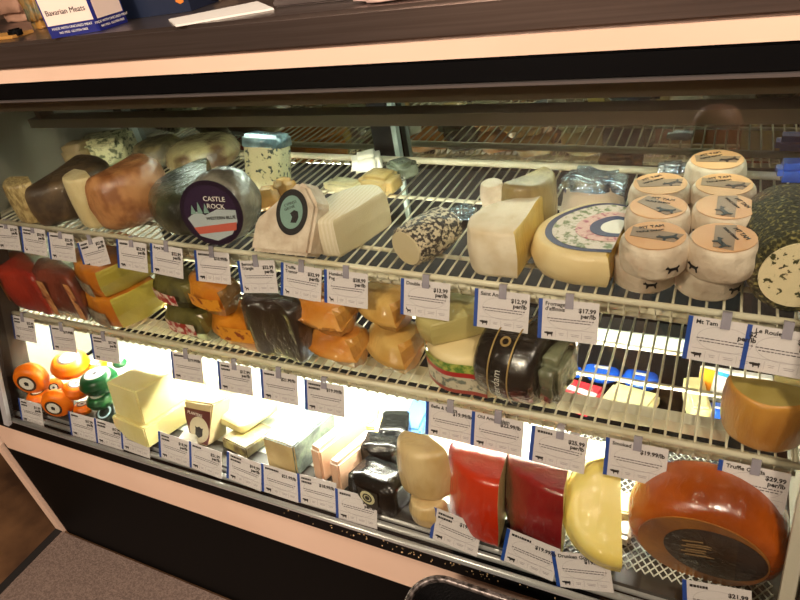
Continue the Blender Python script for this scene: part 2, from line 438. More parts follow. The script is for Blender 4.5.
shelf('wire_shelf', 'upper cream wire shelf, the taller one carrying blue, brie and small paper-wrapped cheeses', lambda x: 1.0005 - 0.0215 * x, 0.787, 1.235, XL + 0.005, XR - 0.012, 0.0215, (0.86, 1.07))
shelf('wire_shelf', 'lower cream wire shelf carrying stacked wax-rind wedges, right above the bright deck', lambda x: 0.81, 0.717, 1.03, XL + 0.005, XR - 0.03, 0.0205, (0.84, 0.93))
lamp2 = empty('deck_lamp', (0, 0.786, 0.79), (0, 0, 0), 'bright strip lamp fixed beneath the lower wire shelf lighting the deck', 'lamp')
box('lamp_shield', (-1.55, -0.014, -0.018), (0.06, -0.011, -0.004), mat('lamp_white', (205, 200, 180), 0.4), lamp2)
box('lamp_housing', (-1.55, -0.014, -0.004), (0.06, 0.010, 0.004), mat('lamp_white', (205, 200, 180), 0.4), lamp2)
rods('lamp_tube', [[(-1.53, 0, -0.011), (0.04, 0, -0.011)]], 0.0065, mat('deck_tube', (255, 255, 250), 0.5, emit=(1.0, 0.97, 0.86), estr=LAMP_DECK), lamp2, 10)


# ---------------------------------------------------------------- cheese materials
pale = mat('pale_paste', (232, 216, 168), 0.5, col2=(220, 200, 148), scale=12, sss=0.1, film=0.5)
ivory = mat('shaded_ivory_paste', (222, 208, 172), 0.5, col2=(214, 198, 160), scale=10, film=0.25)  # darkened ivory: shade on the brie's cut face is put into the colour
bloomy = mat('bloomy_rind', (236, 224, 200), 0.75, col2=(214, 194, 160), scale=26, lo=0.45, hi=0.75, bump=0.25, bscale=60)
bloomy_line = mat('bloomy_rind_ridged', (234, 224, 200), 0.7, col2=(224, 212, 184), scale=40, pattern='wave', lo=0.2, hi=0.8)
darkrind = mat('cloth_rind', (98, 78, 52), 0.6, col2=(60, 46, 32), scale=14, film=0.6, bump=0.2)
greyrind = mat('grey_mould_rind', (134, 122, 84), 0.6, col2=(86, 80, 56), scale=24, film=0.6, bump=0.2)
brownrind = mat('washed_rind', (198, 140, 88), 0.5, col2=(148, 92, 52), scale=16, film=0.9, bump=0.12)
bluepaste = mat('blue_vein_paste', (222, 218, 176), 0.5, col2=(50, 70, 64), scale=90, lo=0.58, hi=0.64, film=0.6, detail=6)
bluepaste2 = mat('mottled_blue_paste', (206, 206, 160), 0.5, col2=(84, 96, 62), scale=70, lo=0.48, hi=0.62, film=0.8, detail=6)
bluefoil = mat('blue_foil_rind', (120, 150, 160), 0.35, col2=(70, 96, 106), scale=26, film=0.9, bump=0.4)
greenwrap = mat('dark_green_rind', (74, 80, 58), 0.4, col2=(38, 40, 32), scale=12, film=1.0, bump=0.3)
darkpurple = mat('plum_black_label', (34, 20, 40), 0.35)
smokyfilm = mat('crumpled_film_over_grey_cheese', (150, 146, 132), 0.3, col2=(90, 86, 78), scale=16, film=1.0, bump=0.5, bscale=40)
orangewedge = mat('film_wrapped_orange_paste', (224, 176, 100), 0.4, col2=(196, 142, 68), scale=14, film=1.0, bump=0.4)
papermat = mat('white_cheese_paper', (222, 206, 186), 0.6, col2=(200, 180, 158), scale=30, bump=0.5, bscale=45)
ash = mat('ash_crackle_rind', (214, 198, 168), 0.6, col2=(38, 30, 28), scale=130, lo=0.44, hi=0.53, bump=0.5, bscale=110, film=0.4)
foil = mat('crinkled_foil', (190, 200, 205), 0.22, col2=(120, 140, 160), scale=30, metal=0.8, bump=0.9, bscale=70)
yellowcut = mat('golden_cut_paste', (222, 190, 96), 0.45, col2=(208, 172, 78), scale=18, film=0.5, sss=0.1)
creamrind = mat('cream_smooth_rind', (236, 216, 166), 0.5, col2=(224, 200, 148), scale=10, film=0.4)
herb = mat('herb_crust', (58, 56, 34), 0.8, col2=(150, 140, 84), scale=160, lo=0.52, hi=0.68, bump=0.9, bscale=170)
herbend = mat('soft_white_paste_with_herbs', (236, 220, 180), 0.6, col2=(70, 70, 40), scale=100, lo=0.58, hi=0.62, bump=0.1)
redwax = mat('red_wax', (170, 48, 26), 0.3, col2=(148, 34, 20), scale=8, film=0.7)
maroon = mat('maroon_wrapped_rind', (120, 52, 34), 0.4, col2=(88, 36, 26), scale=12, film=0.9)
strap = mat('tan_printed_strip', (206, 150, 96), 0.5, col2=(160, 90, 50), scale=60)
olive = mat('olive_yellow_paste', (186, 170, 62), 0.5, col2=(170, 152, 48), scale=16, film=0.6)
orangerind = mat('orange_wax_rind', (216, 138, 34), 0.35, col2=(190, 108, 22), scale=10, film=0.7)
darkgreencut = mat('sage_green_paste', (116, 108, 50), 0.5, col2=(84, 78, 36), scale=18, film=0.7)
sage = mat('sage_marbled_rind', (98, 92, 44), 0.5, col2=(60, 58, 30), scale=20, film=0.8)
cocoa = mat('dark_brown_wrapped_rind', (50, 36, 24), 0.35, col2=(30, 22, 16), scale=8, film=1.0, bump=0.2)
smokeorange = mat('smoked_orange_rind', (206, 128, 42), 0.3, col2=(232, 178, 100), scale=12, lo=0.45, hi=0.8, film=1.0)
goldcut = mat('amber_cut_paste', (204, 150, 66), 0.45, col2=(188, 130, 52), scale=12, film=0.8)
lightrind = mat('straw_rind', (216, 178, 104), 0.4, col2=(196, 150, 74), scale=12, film=1.0)
paleolive = mat('pale_olive_paste', (196, 184, 122), 0.45, col2=(182, 168, 104), scale=8, film=0.6)
blackwax = mat('black_wax', (16, 15, 12), 0.25, col2=(30, 28, 22), scale=10, film=0.9)
gold = mat('gold_print', (170, 140, 86), 0.4, metal=0.3)
amber = mat('amber_rind', (206, 146, 60), 0.4, col2=(178, 118, 44), scale=10, film=0.9)
goudaor = mat('orange_wax', (240, 120, 8), 0.35, col2=(232, 106, 4), scale=6, sss=0.05)
goudayel = mat('yellow_wax', (246, 178, 10), 0.35)
greenwax = mat('green_wax', (20, 84, 44), 0.3, col2=(14, 62, 34), scale=8)
blackgreen = mat('near_black_green_wax', (16, 30, 22), 0.3)
labelbrown = mat('dark_brown_print', (62, 40, 28), 0.5)
white_p = mat('white_paper', (236, 232, 222), 0.6)
butter = mat('butter_yellow_paste', (240, 230, 172), 0.5, col2=(230, 216, 148), scale=9, sss=0.1, film=0.3)
tanpaste = mat('tan_paste', (196, 172, 122), 0.5, col2=(182, 156, 104), scale=20)
tinrind = mat('blue_grey_wrapped_rind', (130, 150, 136), 0.35, col2=(60, 76, 78), scale=26, film=1.0, bump=0.4)
pinkp = mat('blush_paste', (222, 178, 146), 0.5, film=0.6)
blackplas = mat('black_plastic_wrap', (12, 13, 13), 0.22, bump=0.35, bscale=30)
redcut = mat('red_orange_wax', (206, 52, 14), 0.3, col2=(184, 40, 10), scale=6, film=1.0)
crimson = mat('crimson_wax', (140, 18, 22), 0.3, col2=(112, 12, 18), scale=10, film=1.0)
brightyel = mat('light_yellow_rind', (246, 228, 140), 0.4, col2=(238, 212, 112), scale=7, film=0.8, sss=0.1)
provo = mat('smoked_provolone_skin', (196, 92, 16), 0.25, col2=(110, 40, 8), scale=5, lo=0.35, hi=0.7, film=0.9, sss=0.05)
darkprint = mat('dark_oval_stamp', (48, 22, 10), 0.35, col2=(30, 14, 8), scale=12, film=0.8)
orlabel = mat('orange_round_label', (216, 162, 112), 0.5, col2=(226, 176, 128), scale=10)
greylabel = mat('grey_brown_print', (150, 124, 100), 0.5)
ink = mat('black_ink', (20, 16, 18), 0.5)
redink = mat('red_ink', (176, 34, 34), 0.4)
teal = mat('teal_print', (128, 160, 150), 0.4)
navy = mat('navy_print', (40, 38, 84), 0.4)
greenp = mat('leaf_green_print', (90, 130, 40), 0.4)
blueplas = mat('cobalt_blue_plastic', (20, 80, 190), 0.25, film=0.4)
film_c = clear_mat('loose_film', 0.12, (0.93, 0.94, 0.92), 0.12)

def smooth_loop(pts, cuts, n=5):
    """Catmull-Rom through the outline, straight along the cut edges"""
    m = len(pts); out = []; flag = []
    for i in range(m):
        p1, p2 = Vector(pts[i]), Vector(pts[(i + 1) % m])
        if i in cuts:
            for k in range(n): out.append(p1.lerp(p2, k / n)); flag.append(True)
            continue
        p0 = Vector(pts[i - 1]) if (i - 1) % m not in cuts else p1 * 2 - p2
        p3 = Vector(pts[(i + 2) % m]) if (i + 1) % m not in cuts else p2 * 2 - p1
        for k in range(n):
            t = k / n
            out.append(0.5 * ((2 * p1) + (p2 - p0) * t + (2 * p0 - 5 * p1 + 4 * p2 - p3) * t * t + (3 * p1 - p0 - 3 * p2 + p3) * t ** 3)); flag.append(False)
    return out, flag
def piece(name, label, pts, z0, h, cuts, rind, paste, top=None, b=0.012, bulge=0.003, amp=0.0015, freq=26, group=None, ymin=None, top_h=None):
    """a cheese cut from a wheel, outline given on its shelf in metres; the cut sides are the 'paste' part"""
    P = [(p[0], max(p[1], ymin) if ymin else p[1]) for p in pts]
    L, fl = smooth_loop(P, cuts); n = len(L)
    cen = sum(L, Vector((0, 0))) / n
    root = empty(name, (cen.x, cen.y, z0), (0, 0, 0), label, 'cheese', group)
    lv = [(b, 0), (b * 0.35, b * 0.3), (0, b), (-bulge, h * 0.5), (0, h - b), (b * 0.3, h - b * 0.35), (b * 0.75, h - b * 0.06)]
    sd = random.random() * 40
    def V(i, j, sharp=False):
        q = L[i] - cen; d = q.length; ins = lv[j][0]
        incut = fl[i] or fl[i - 1]
        if incut:
            ins *= 1.0 if not (fl[i] and fl[i - 1]) else 0.55 if not (fl[(i + 1) % n] and fl[i - 2]) else 0.2
        q = q * (1 - ins / d); v = Vector((q.x, q.y, lv[j][1]))
        v += noise.noise_vector(v * freq + Vector((sd, 0, sd))) * amp
        v.z = max(v.z, 0); return v
    bms = {'rind': bmesh.new(), 'paste': bmesh.new()}
    caches = {'rind': {}, 'paste': {}}
    def vert(k, i, j):
        ca = caches[k]
        if (i, j) not in ca: ca[(i, j)] = bms[k].verts.new(V(i, j))
        return ca[(i, j)]
    for i in range(n):
        i2 = (i + 1) % n; k = 'paste' if fl[i] else 'rind'
        for j in range(len(lv) - 1):
            f = bms[k].faces.new((vert(k, i, j), vert(k, i2, j), vert(k, i2, j + 1), vert(k, i, j + 1))); f.smooth = k == 'rind'
    tk = 'paste' if top == 'paste' else 'rind'
    ct = bms[tk].verts.new((0, 0, h)); cb_ = bms['rind'].verts.new((0, 0, 0))
    mid = [bms[tk].verts.new((V(i, 6).x * 0.5, V(i, 6).y * 0.5, h + noise.noise(V(i, 6) * 30) * amp)) for i in range(n)]
    for i in range(n):
        i2 = (i + 1) % n
        f = bms[tk].faces.new((vert(tk, i, 6), vert(tk, i2, 6), mid[i2], mid[i])); f.smooth = True
        f = bms[tk].faces.new((mid[i], mid[i2], ct)); f.smooth = True
        bms['rind'].faces.new((vert('rind', i2, 0), vert('rind', i, 0), cb_))
    link('rind', bm_mesh('rind', bms['rind']), rind, root)
    if len(bms['paste'].faces): link('paste', bm_mesh('paste', bms['paste']), paste, root)
    root['outline'] = 0
    del root['outline']
    return root, [l - cen for l in L], cen
def print_patch(name, loop, c0, f, z, m, parent, hole=0.0):
    """flat printed patch: the outline shrunk towards c0"""
    bm = bmesh.new(); n = len(loop)
    o = [bm.verts.new((*(c0 + (p - c0) * f), z)) for p in loop]
    if hole:
        i_ = [bm.verts.new((*(c0 + (p - c0) * hole), z)) for p in loop]
        for k in range(n): bm.faces.new((o[k], o[(k + 1) % n], i_[(k + 1) % n], i_[k]))
    else: bm.faces.new(o)
    g = bmesh.ops.extrude_face_region(bm, geom=bm.faces[:])
    for v in g['geom']:
        if isinstance(v, bmesh.types.BMVert): v.co.z += 0.0004
    return link(name, bm_mesh(name, bm), m, parent)
def side_band(name, loop, i0, i1, z0, z1, m, parent, off=0.0035):
    bm = bmesh.new(); g = []
    for i in range(i0, i1 + 1):
        p = loop[i % len(loop)]; q = p * (1 + off / p.length)
        g.append([bm.verts.new((q.x, q.y, z)) for z in (z0, (z0 + z1) / 2, z1)])
    for a, b_ in zip(g, g[1:]):
        for k in range(2): bm.faces.new((a[k], b_[k], b_[k + 1], a[k + 1])).smooth = True
    return link(name, bm_mesh(name, bm), m, parent)
YM = 0.7225

# ---------------------------------------------------------------- top shelf
gw = 'half wheels on the left of the top shelf'
sector('aged_cheese_half', 'dark cloth-rind half wheel, leftmost on the top shelf, pale cut side to the left', (-1.3858, 0.8503, 1.0343), 0.17, 0.125, -80, 110, darkrind, pale, b=0.035, amp=0.004)
sector('aged_cheese_wedge', 'thin pale cut wedge leaning at the far left end of the top shelf', (-1.5324, 0.8267, 1.0375), 0.13, 0.10, -170, -30, mat('crumbly_pale_paste', (206, 184, 128), 0.6, col2=(150, 128, 80), scale=60, film=0.8), pale, b=0.014, amp=0.003)
sector('pale_cheese_wedge', 'long pale wedge with flat cut top, behind left of the orange-brown half wheel', (-1.3710, 0.9169, 1.0340), 0.11, 0.105, -190, -30, pale, pale, b=0.010, amp=0.002)
sector('washed_rind_half', 'orange-brown domed half wheel in cling film on the top shelf', (-1.1716, 0.8800, 1.0297), 0.13, 0.135, -100, 100, brownrind, brownrind, b=0.045, amp=0.004)
block('mottled_blue_wedge', 'green-mottled pale wedge at the back left of the top shelf', (-1.5530, 1.1595, 1.0379), (0.13, 0.10, 0.10), bluepaste2, yaw=20, bevel=0.012, amp=0.003)
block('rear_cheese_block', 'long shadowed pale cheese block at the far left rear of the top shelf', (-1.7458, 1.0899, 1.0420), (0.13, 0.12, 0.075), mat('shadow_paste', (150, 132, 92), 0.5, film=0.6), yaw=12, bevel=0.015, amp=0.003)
sector('round_rear_half', 'smooth olive-cream half wheel at the back, right of the green-mottled wedge', (-1.3829, 1.1757, 1.0342), 0.095, 0.085, 0, 360, greyrind, greyrind, b=0.035, amp=0.003)
sector('wrapped_rear_half', 'domed brown and cream half wheel in film, left of the blue cheese wedge', (-1.2199, 1.1778, 1.0307), 0.10, 0.10, 0, 360, mat('brown_cream_rind', (170, 156, 112), 0.5, col2=(92, 64, 36), scale=10, lo=0.45, hi=0.6, film=1.0), pale, b=0.04, amp=0.004)
sector('dark_green_half', 'dark green-black rind half wheel lying behind the round plum-black label', (-1.0141, 0.8913, 1.0263), 0.12, 0.115, 130, 330, greenwrap, mat('brown_gold_cut', (140, 120, 70), 0.5, col2=(90, 74, 40), scale=16, film=0.9), b=0.03, amp=0.003)
# wheel end with round label facing the customer
t = sector('labelled_blue_wheel', 'film-wrapped cheese with big round plum-black mountain label facing front', tuple(Vector((-0.8546, 0.8026, 1.0229)) + Vector((0, 0.01, 0.078))), 0.070, 0.10, 0, 360, smokyfilm, smokyfilm, b=0.02, rot=(82, 0, 14), amp=0.004, freq=30, scale=(0.95, 1, 1))
lb = disc('round_label', 0.066, darkpurple, t, (0, 0, 0.104), (0, 0, 0), 0.002)
disc('sky_field', 0.057, mat('plum_sky_print', (46, 28, 56), 0.4), lb, (0, 0, 0.0025))
poly_prism('snow_field', [(-0.052, -0.006), (-0.03, 0.006), (-0.012, -0.002), (0.015, 0.008), (0.054, 0.004), (0.052, -0.020), (0.035, -0.044), (0.0, -0.056), (-0.035, -0.044)], -0.0002, 0.0004, mat('ice_print', (176, 186, 190), 0.4), lb, 0, (0, 0, 0.004), (-90, 0, 0))
poly_prism('red_band', [(-0.044, -0.026), (0.05, -0.020), (0.046, -0.036), (-0.036, -0.040)], -0.0002, 0.0004, mat('salmon_print', (196, 96, 80), 0.4), lb, 0, (0, 0, 0.0046), (-90, 0, 0))
for x, h_ in ((-0.036, 0.018), (-0.022, 0.024), (-0.008, 0.02)):
    poly_prism('peak_mark', [(x - 0.006, 0), (x + 0.006, 0), (x, h_)], -0.0002, 0.0004, teal, lb, 0, (0, 0.002, 0.0046), (-90, 0, 0))
text('label_lettering', 'WESTERN BLUE', 0.009, ink, lb, (-0.012, -0.012, 0.0052), (0, 0, 0))
text('label_lettering', 'CASTLE', 0.0135, white_p, lb, (-0.008, 0.027, 0.0052), (0, 0, -6)); text('label_lettering', 'ROCK', 0.0135, white_p, lb, (-0.004, 0.012, 0.0052), (0, 0, -6))
bw = block('blue_cheese_wedge', 'tall blue-veined wedge with blue foil top standing at the back', (-0.9119, 1.0363, 1.0241), (0.085, 0.06, 0.115), (bluepaste, bluefoil), yaw=6, bevel=0.006, rot=(-14, 6, 6), amp=0.002)
block('foil_cap', None, (0, 0, 0.088), (0.089, 0.064, 0.032), bluefoil, bevel=0.006, amp=0.003, parent=bw)
for i, (spot, d, yw, lab) in enumerate((((-0.8499, 0.9556, 1.0228), (0.06, 0.05, 0.05), 30, 'film-wrapped orange wedge, left one of two under the blue-veined wedge'), ((-0.8124, 0.9852, 1.0220), (0.055, 0.05, 0.055), -20, 'film-wrapped orange wedge, right one of two, nearer the white triangular parcel'))):
    block('orange_wedge', lab, spot, d, orangewedge, yaw=yw, bevel=0.008, taper=(0.7, 0.8), amp=0.004, group='orange wedges')
# triangular parcel
tri = empty('triangle_parcel', tuple(Vector((-0.6862, 0.7792, 1.0193)) + Vector((0, 0.01, 0.003))), (-32, 0, 0), 'white paper triangular parcel with round black and teal goat label', 'cheese')
poly_prism('paper', [(-0.066, 0), (-0.06, 0.055), (0.028, 0.128), (0.048, 0.122), (0.072, 0.088), (0.062, 0.0)], 0, 0.05, papermat, tri, 0.006)
lb = disc('round_label', 0.040, ink, tri, (0.022, -0.0008, 0.074), (90, 0, 0), 0.0012, sx=0.82)
disc('teal_centre', 0.029, teal, lb, (0, 0, 0.0014), (0, 0, 0), 0.0006, sx=0.82)
poly_prism('goat_mark', [(-0.002, -0.018), (0.001, -0.008), (-0.004, -0.002), (0.004, 0.004), (0.012, 0.002), (0.014, -0.008), (0.01, -0.018)], -0.0002, 0.0006, ink, lb, 0, (0.002, 0.0, 0.0022), (-90, 0, 0))
text('label_lettering', 'CYPRESS', 0.007, ink, lb, (-0.015, 0.008, 0.0021), (0, 0, 20)); text('label_lettering', 'GROVE', 0.007, ink, lb, (-0.014, 0.001, 0.0021), (0, 0, 20))
# brie half
piece('brie_half', 'white half brie with smooth ivory cut face, centre left of the top shelf',
      [(-0.583, 0.797), (-0.543, 0.925), (-0.572, 0.950), (-0.612, 0.945), (-0.646, 0.905), (-0.652, 0.850), (-0.628, 0.800)], zu(-0.6), 0.074, (0,), bloomy_line, ivory, b=0.008, bulge=0.002, amp=0.001)
sack('wrapped_yellow_piece', 'flat film-wrapped pale piece lying behind the half brie, left one', (-0.7154, 1.0482, 1.0199), (0.10, 0.04, 0.03), mat('film_pale', (214, 204, 160), 0.35, film=1.0), yaw=-8, amp=0.003)
sack('wrapped_yellow_piece', 'small film-wrapped amber piece behind the half brie, right one', (-0.6336, 1.0744, 1.0181), (0.06, 0.045, 0.04), mat('film_amber', (206, 176, 110), 0.35, film=1.0, bump=0.2), yaw=-8, amp=0.003)
sack('white_cheese_lump', 'bright white cheese chunk propped near the rear rail', (-0.7208, 1.1577, 1.0200), (0.055, 0.045, 0.045), mat('white_curd', (248, 244, 228), 0.5), yaw=30, amp=0.006)
sack('grey_wrapped_piece', 'grey-green piece in crumpled film against the rear rail', (-0.6154, 1.1377, 1.0177), (0.065, 0.06, 0.045), mat('film_grey', (128, 138, 118), 0.25, col2=(84, 88, 70), scale=20, film=1.0, bump=0.4), yaw=-30, amp=0.006)
# ash log
t = sector('ash_log', 'black-and-white crackled ash-coated cheese log with pale end face', tuple(Vector((-0.4201, 0.7757, 1.0135)) + Vector((0, 0.0, 0.043))), 0.043, 0.12, 0, 360, ash, ivory, b=0.007, rot=(90, 0, -22), amp=0.003, scale=(1.08, 0.95, 1))
t.location = Vector(t.location) + Vector((0.033, 0.09, 0))
disc('end_face', 0.036, ivory, t, (0, 0, 0.1195), (0, 0, 0), 0.004, sx=1.1)
# brie wedge
piece('brie_wedge', 'large thick white-rind brie wedge with golden cut side',
      [(-0.255, 0.935), (-0.262, 0.797), (-0.300, 0.795), (-0.338, 0.805), (-0.350, 0.850), (-0.322, 0.905)], zu(-0.3), 0.082, (0,), bloomy, yellowcut, b=0.007, bulge=0.004, amp=0.002, freq=40)
sector('golden_wedge', 'golden yellow film-wrapped wedge standing behind the brie wedge', (-0.2942, 0.9871, 1.0108), 0.085, 0.095, -130, 60, mat('khaki_rind', (170, 150, 96), 0.5, col2=(140, 120, 70), scale=20, film=1.0), yellowcut, b=0.015, amp=0.003)
sector('foil_topped_pot', 'tiny white cylinder cheese with foil top behind the brie wedge', (-0.3754, 1.0052, 1.0126), 0.022, 0.055, 0, 360, papermat, papermat, b=0.004)
sack('foil_lump', 'small crumpled blue foil lump behind the ash-coated log', (-0.4234, 0.9891, 1.0136), (0.055, 0.035, 0.022), foil, yaw=10, amp=0.006)
fw = block('foil_wedge', 'foil-wrapped wedge with dark spots behind the big labelled wheel', (-0.1912, 1.0353, 1.0086), (0.095, 0.06, 0.07), (mat('spotted_wrap', (196, 178, 160), 0.4, col2=(50, 50, 90), scale=26, lo=0.58, hi=0.62, film=0.8), foil), yaw=-8, bevel=0.006, taper=(0.8, 0.7), amp=0.004)
sack('crumpled_foil_top', None, (0, 0.0, 0.052), (0.092, 0.055, 0.035), foil, parent=fw, amp=0.009, freq=30)
# big labelled half wheel
t, LP, cen = piece('labelled_half_wheel', 'cream half wheel with round floral purple-ringed label on top',
      [(-0.112, 0.965), (-0.126, 0.797), (-0.180, 0.796), (-0.224, 0.812), (-0.250, 0.850), (-0.246, 0.906), (-0.205, 0.958), (-0.160, 0.978)], zu(-0.18), 0.058, (0,), creamrind, yellowcut, b=0.012, bulge=0.005, amp=0.0006)
c0 = Vector((-0.120, 0.882)) - cen
print_patch('round_label', LP, c0, 0.86, 0.0585, navy, t)
print_patch('floral_field', LP, c0, 0.78, 0.0593, mat('floral_print', (214, 200, 186), 0.45, col2=(110, 124, 80), scale=110, lo=0.5, hi=0.62), t)
print_patch('rose_field', LP, c0, 0.52, 0.0600, mat('rose_print', (216, 176, 166), 0.45, col2=(170, 90, 110), scale=120, lo=0.5, hi=0.64), t)
print_patch('purple_ring', LP, c0, 0.36, 0.0607, navy, t, 0.24)
print_patch('pale_centre', LP, c0, 0.24, 0.0607, white_p, t)
# small paper-wrapped wheels in stacks
small0 = [None]
horse = [((p - 0.55) * 0.021, (q - 0.45) * 0.017) for p, q in [(0, 0.60), (-0.05, 0.74), (0.12, 0.82), (0.18, 0.95), (0.24, 0.8), (0.4, 0.66), (1.0, 0.66), (1.22, 0.9), (1.26, 0.72), (1.12, 0.5), (1.2, 0.05), (1.08, 0.0), (0.94, 0.34), (0.5, 0.32), (0.34, 0.0), (0.22, 0.04), (0.3, 0.4), (0.18, 0.56)]]
def small_wheel(loc, label, yaw):
    if small0[0] is None:
        t = sector('small_paper_wheel', label, loc, 0.0440, 0.048, 0, 360, papermat, papermat, b=0.009, amp=0.0016, freq=45, bulge=0.002, group='small paper-wrapped wheels')
        lb = disc('round_label', 0.039, orlabel, t, (0, 0, 0.0482), (0, 0, 0), 0.0008)
        poly_prism('label_panel', [(-0.012, -0.028), (0.012, -0.034), (0.014, 0.034), (-0.012, 0.030)], -0.0002, 0.0003, greylabel, lb, 0, (0, 0, 0.0012), (-90, 0, 60))
        poly_prism('animal_mark', horse, -0.0002, 0.0004, ink, lb, 0, (0.012, -0.012, 0.0022), (-90, 0, 0))
        text('label_lettering', 'MT TAM', 0.009, ink, lb, (-0.016, 0.020, 0.0016), (0, 0, 0))
        text('label_lettering', 'TRIPLE CREAM', 0.0055, ink, lb, (-0.022, 0.009, 0.0020), (0, 0, 0))
        poly_prism('side_mark', [(p[0] * 0.7, p[1] * 0.7) for p in horse], -0.0003, 0.0004, ink, t, 0, (0.012, -0.0455, 0.020), (0, 0, 14))
        small0[0] = t; t.rotation_euler.z = R(yaw); return t
    r = small0[0].copy(); COL.objects.link(r); r.location = loc; r.rotation_euler = (0, 0, R(yaw)); r['label'] = label
    for ch in list(small0[0].children):
        c = ch.copy(); COL.objects.link(c); c.parent = r
        for g2 in ch.children:
            d = g2.copy(); COL.objects.link(d); d.parent = c
    return r
SW = []
for (spot, yaw, lab) in (
    ((-0.0675, 0.8030, 1.0545), 20, 'small paper-wrapped wheel with orange label, front top one of the left stack'),
    ((-0.0736, 0.8891, 1.0546), -10, 'small paper-wrapped wheel, second from the front on top of the left column'),
    ((-0.0796, 0.9673, 1.0547), 40, 'small paper-wrapped wheel, rearmost and browner looking in the left column'),
    ((0.0160, 0.8129, 1.0527), -60, 'small paper-wrapped wheel with grey-banded label, front top of the right stack'),
    ((0.0147, 0.9029, 1.0527), -60, 'small paper-wrapped wheel, second from the front on top of the right column'),
    ((0.0091, 0.9753, 1.0528), 20, 'small paper-wrapped wheel, third from the front in the right column'),
    ((-0.0050, 1.0685, 1.0531), 30, 'small paper-wrapped wheel, hindmost by the rear rail under crumpled film')):
    SW.append(small_wheel(spot, lab, yaw))
for k, (i, nm, ox) in enumerate(((0, 'front bottom of the left stack', -0.014), (3, 'front bottom of the right stack', -0.012), (1, 'beneath the second left-column wheel', 0), (2, 'beneath the rearmost left-column wheel', 0), (4, 'beneath the second right-column wheel', 0), (5, 'beneath the third right-column wheel', 0), (6, 'beneath the hindmost right-column wheel', 0))):
    p = SW[i].location
    small_wheel((p.x + ox, max(p.y, 0.841), zu(p.x)), 'small paper-wrapped wheel at shelf level ' + nm, 30 * k)
sack('crumpled_film_scrap', 'clear crumpled film scrap on the rear rail beside the hindmost small wheels', (-0.0795, 1.2036, 1.0182), (0.05, 0.03, 0.02), foil, amp=0.006)
# herb roll
t = sector('herb_roll', 'big herb-crusted cheese roll with white herb-dotted end at the right edge', (0.105, 0.845, zu(0.1) + 0.062), 0.075, 0.19, 0, 360, herb, herbend, b=0.008, rot=(90, 0, 176), amp=0.002)
t.rotation_euler = (R(90), 0, R(6)); t.location = (0.092, 1.00, zu(0.1) + 0.064)
disc('end_face', 0.060, herbend, t, (0, 0, 0.190), (0, 0, 0), 0.003)
block('blue_tray', 'cobalt blue plastic tray end lying on the rear rail at the right', (0.1308, 1.2117, 1.0017), (0.09, 0.05, 0.03), blueplas, yaw=4, cat='tray', bevel=0.01, amp=0.0005)

# ---------------------------------------------------------------- lower shelf
t, LP, cen = piece('red_wax_piece', 'red wax cheese piece with orange label strip, leftmost on the lower shelf', [(-1.4609, 0.7755), (-1.4041, 0.7054), (-1.4635, 0.7048), (-1.5417, 0.7226), (-1.6288, 0.7595), (-1.6373, 0.8062), (-1.5710, 0.8192)], ZM, 0.118, (), redwax, redwax, b=0.016, bulge=0.006, ymin=YM)
side_band('label_strip', LP, 15, 19, 0.03, 0.105, mat('orange_label_strip', (206, 120, 40), 0.4), t, 0.007)
t, LP, cen = piece('banded_maroon_piece', 'maroon film-wrapped piece with two tan printed bands', [(-1.3021, 0.7654), (-1.2727, 0.7145), (-1.3167, 0.7046), (-1.3753, 0.7118), (-1.4356, 0.7366), (-1.4664, 0.7927), (-1.3907, 0.7991)], ZM, 0.128, (), maroon, maroon, b=0.026, bulge=0.008, ymin=YM)
for a in (7, 14): side_band('printed_band', LP, a, a + 2, 0.016, 0.112, strap, t, 0.0085)
def pair(nm, labs, base, spots2, h, rind, paste, b, grp, cuts=(0,), lab_m=None, band=(6, 14), zz=(0.25, 0.8), h2=None, bulge=0.007):
    for k in range(2):
        pts = base if k == 0 else [(x + spots2[0], y + spots2[1]) for x, y in base]
        hh = h if k == 0 else (h2 or h)
        t, LP, cen = piece(nm, labs[k], pts, ZM + k * (h + 0.0005), hh, cuts, rind, paste, b=b, bulge=bulge, amp=0.0015, group=grp, ymin=YM)
        if lab_m: side_band('rind_label', LP, band[0], band[1], hh * zz[0], hh * zz[1], lab_m, t, bulge + 0.002)
pair('yellow_cut_wedge', ('yellow-cut orange-rind wedge, lower of the pair at the left of the lower shelf', 'yellow-cut orange-rind wedge, upper of the pair at the left of the lower shelf'),
     [(-1.1266, 0.8240), (-1.1679, 0.7037), (-1.2210, 0.7106), (-1.3058, 0.7562), (-1.3432, 0.8089), (-1.2884, 0.8935)], (-0.0109, 0.0211), 0.080, orangerind, olive, 0.012, 'yellow cut wedges', (0,), mat('grey_wrap_label', (104, 92, 74), 0.4, col2=(160, 150, 130), scale=90), (8, 13), (0.1, 0.6), 0.066)
pair('sage_wedge', ('sage green wedge with red label, lower of its pair', 'sage green wedge with red label, upper of its pair'),
     [(-0.9060, 0.7828), (-0.9089, 0.7083), (-0.9551, 0.7074), (-1.0197, 0.7345), (-1.0594, 0.7782), (-1.0217, 0.8179)], (-0.0263, 0.0230), 0.072, sage, darkgreencut, 0.031, 'sage green wedges', (0,), mat('red_white_label', (160, 30, 36), 0.4, col2=(226, 214, 196), scale=80, lo=0.45, hi=0.6), (8, 14), (0.4, 0.8), 0.062)
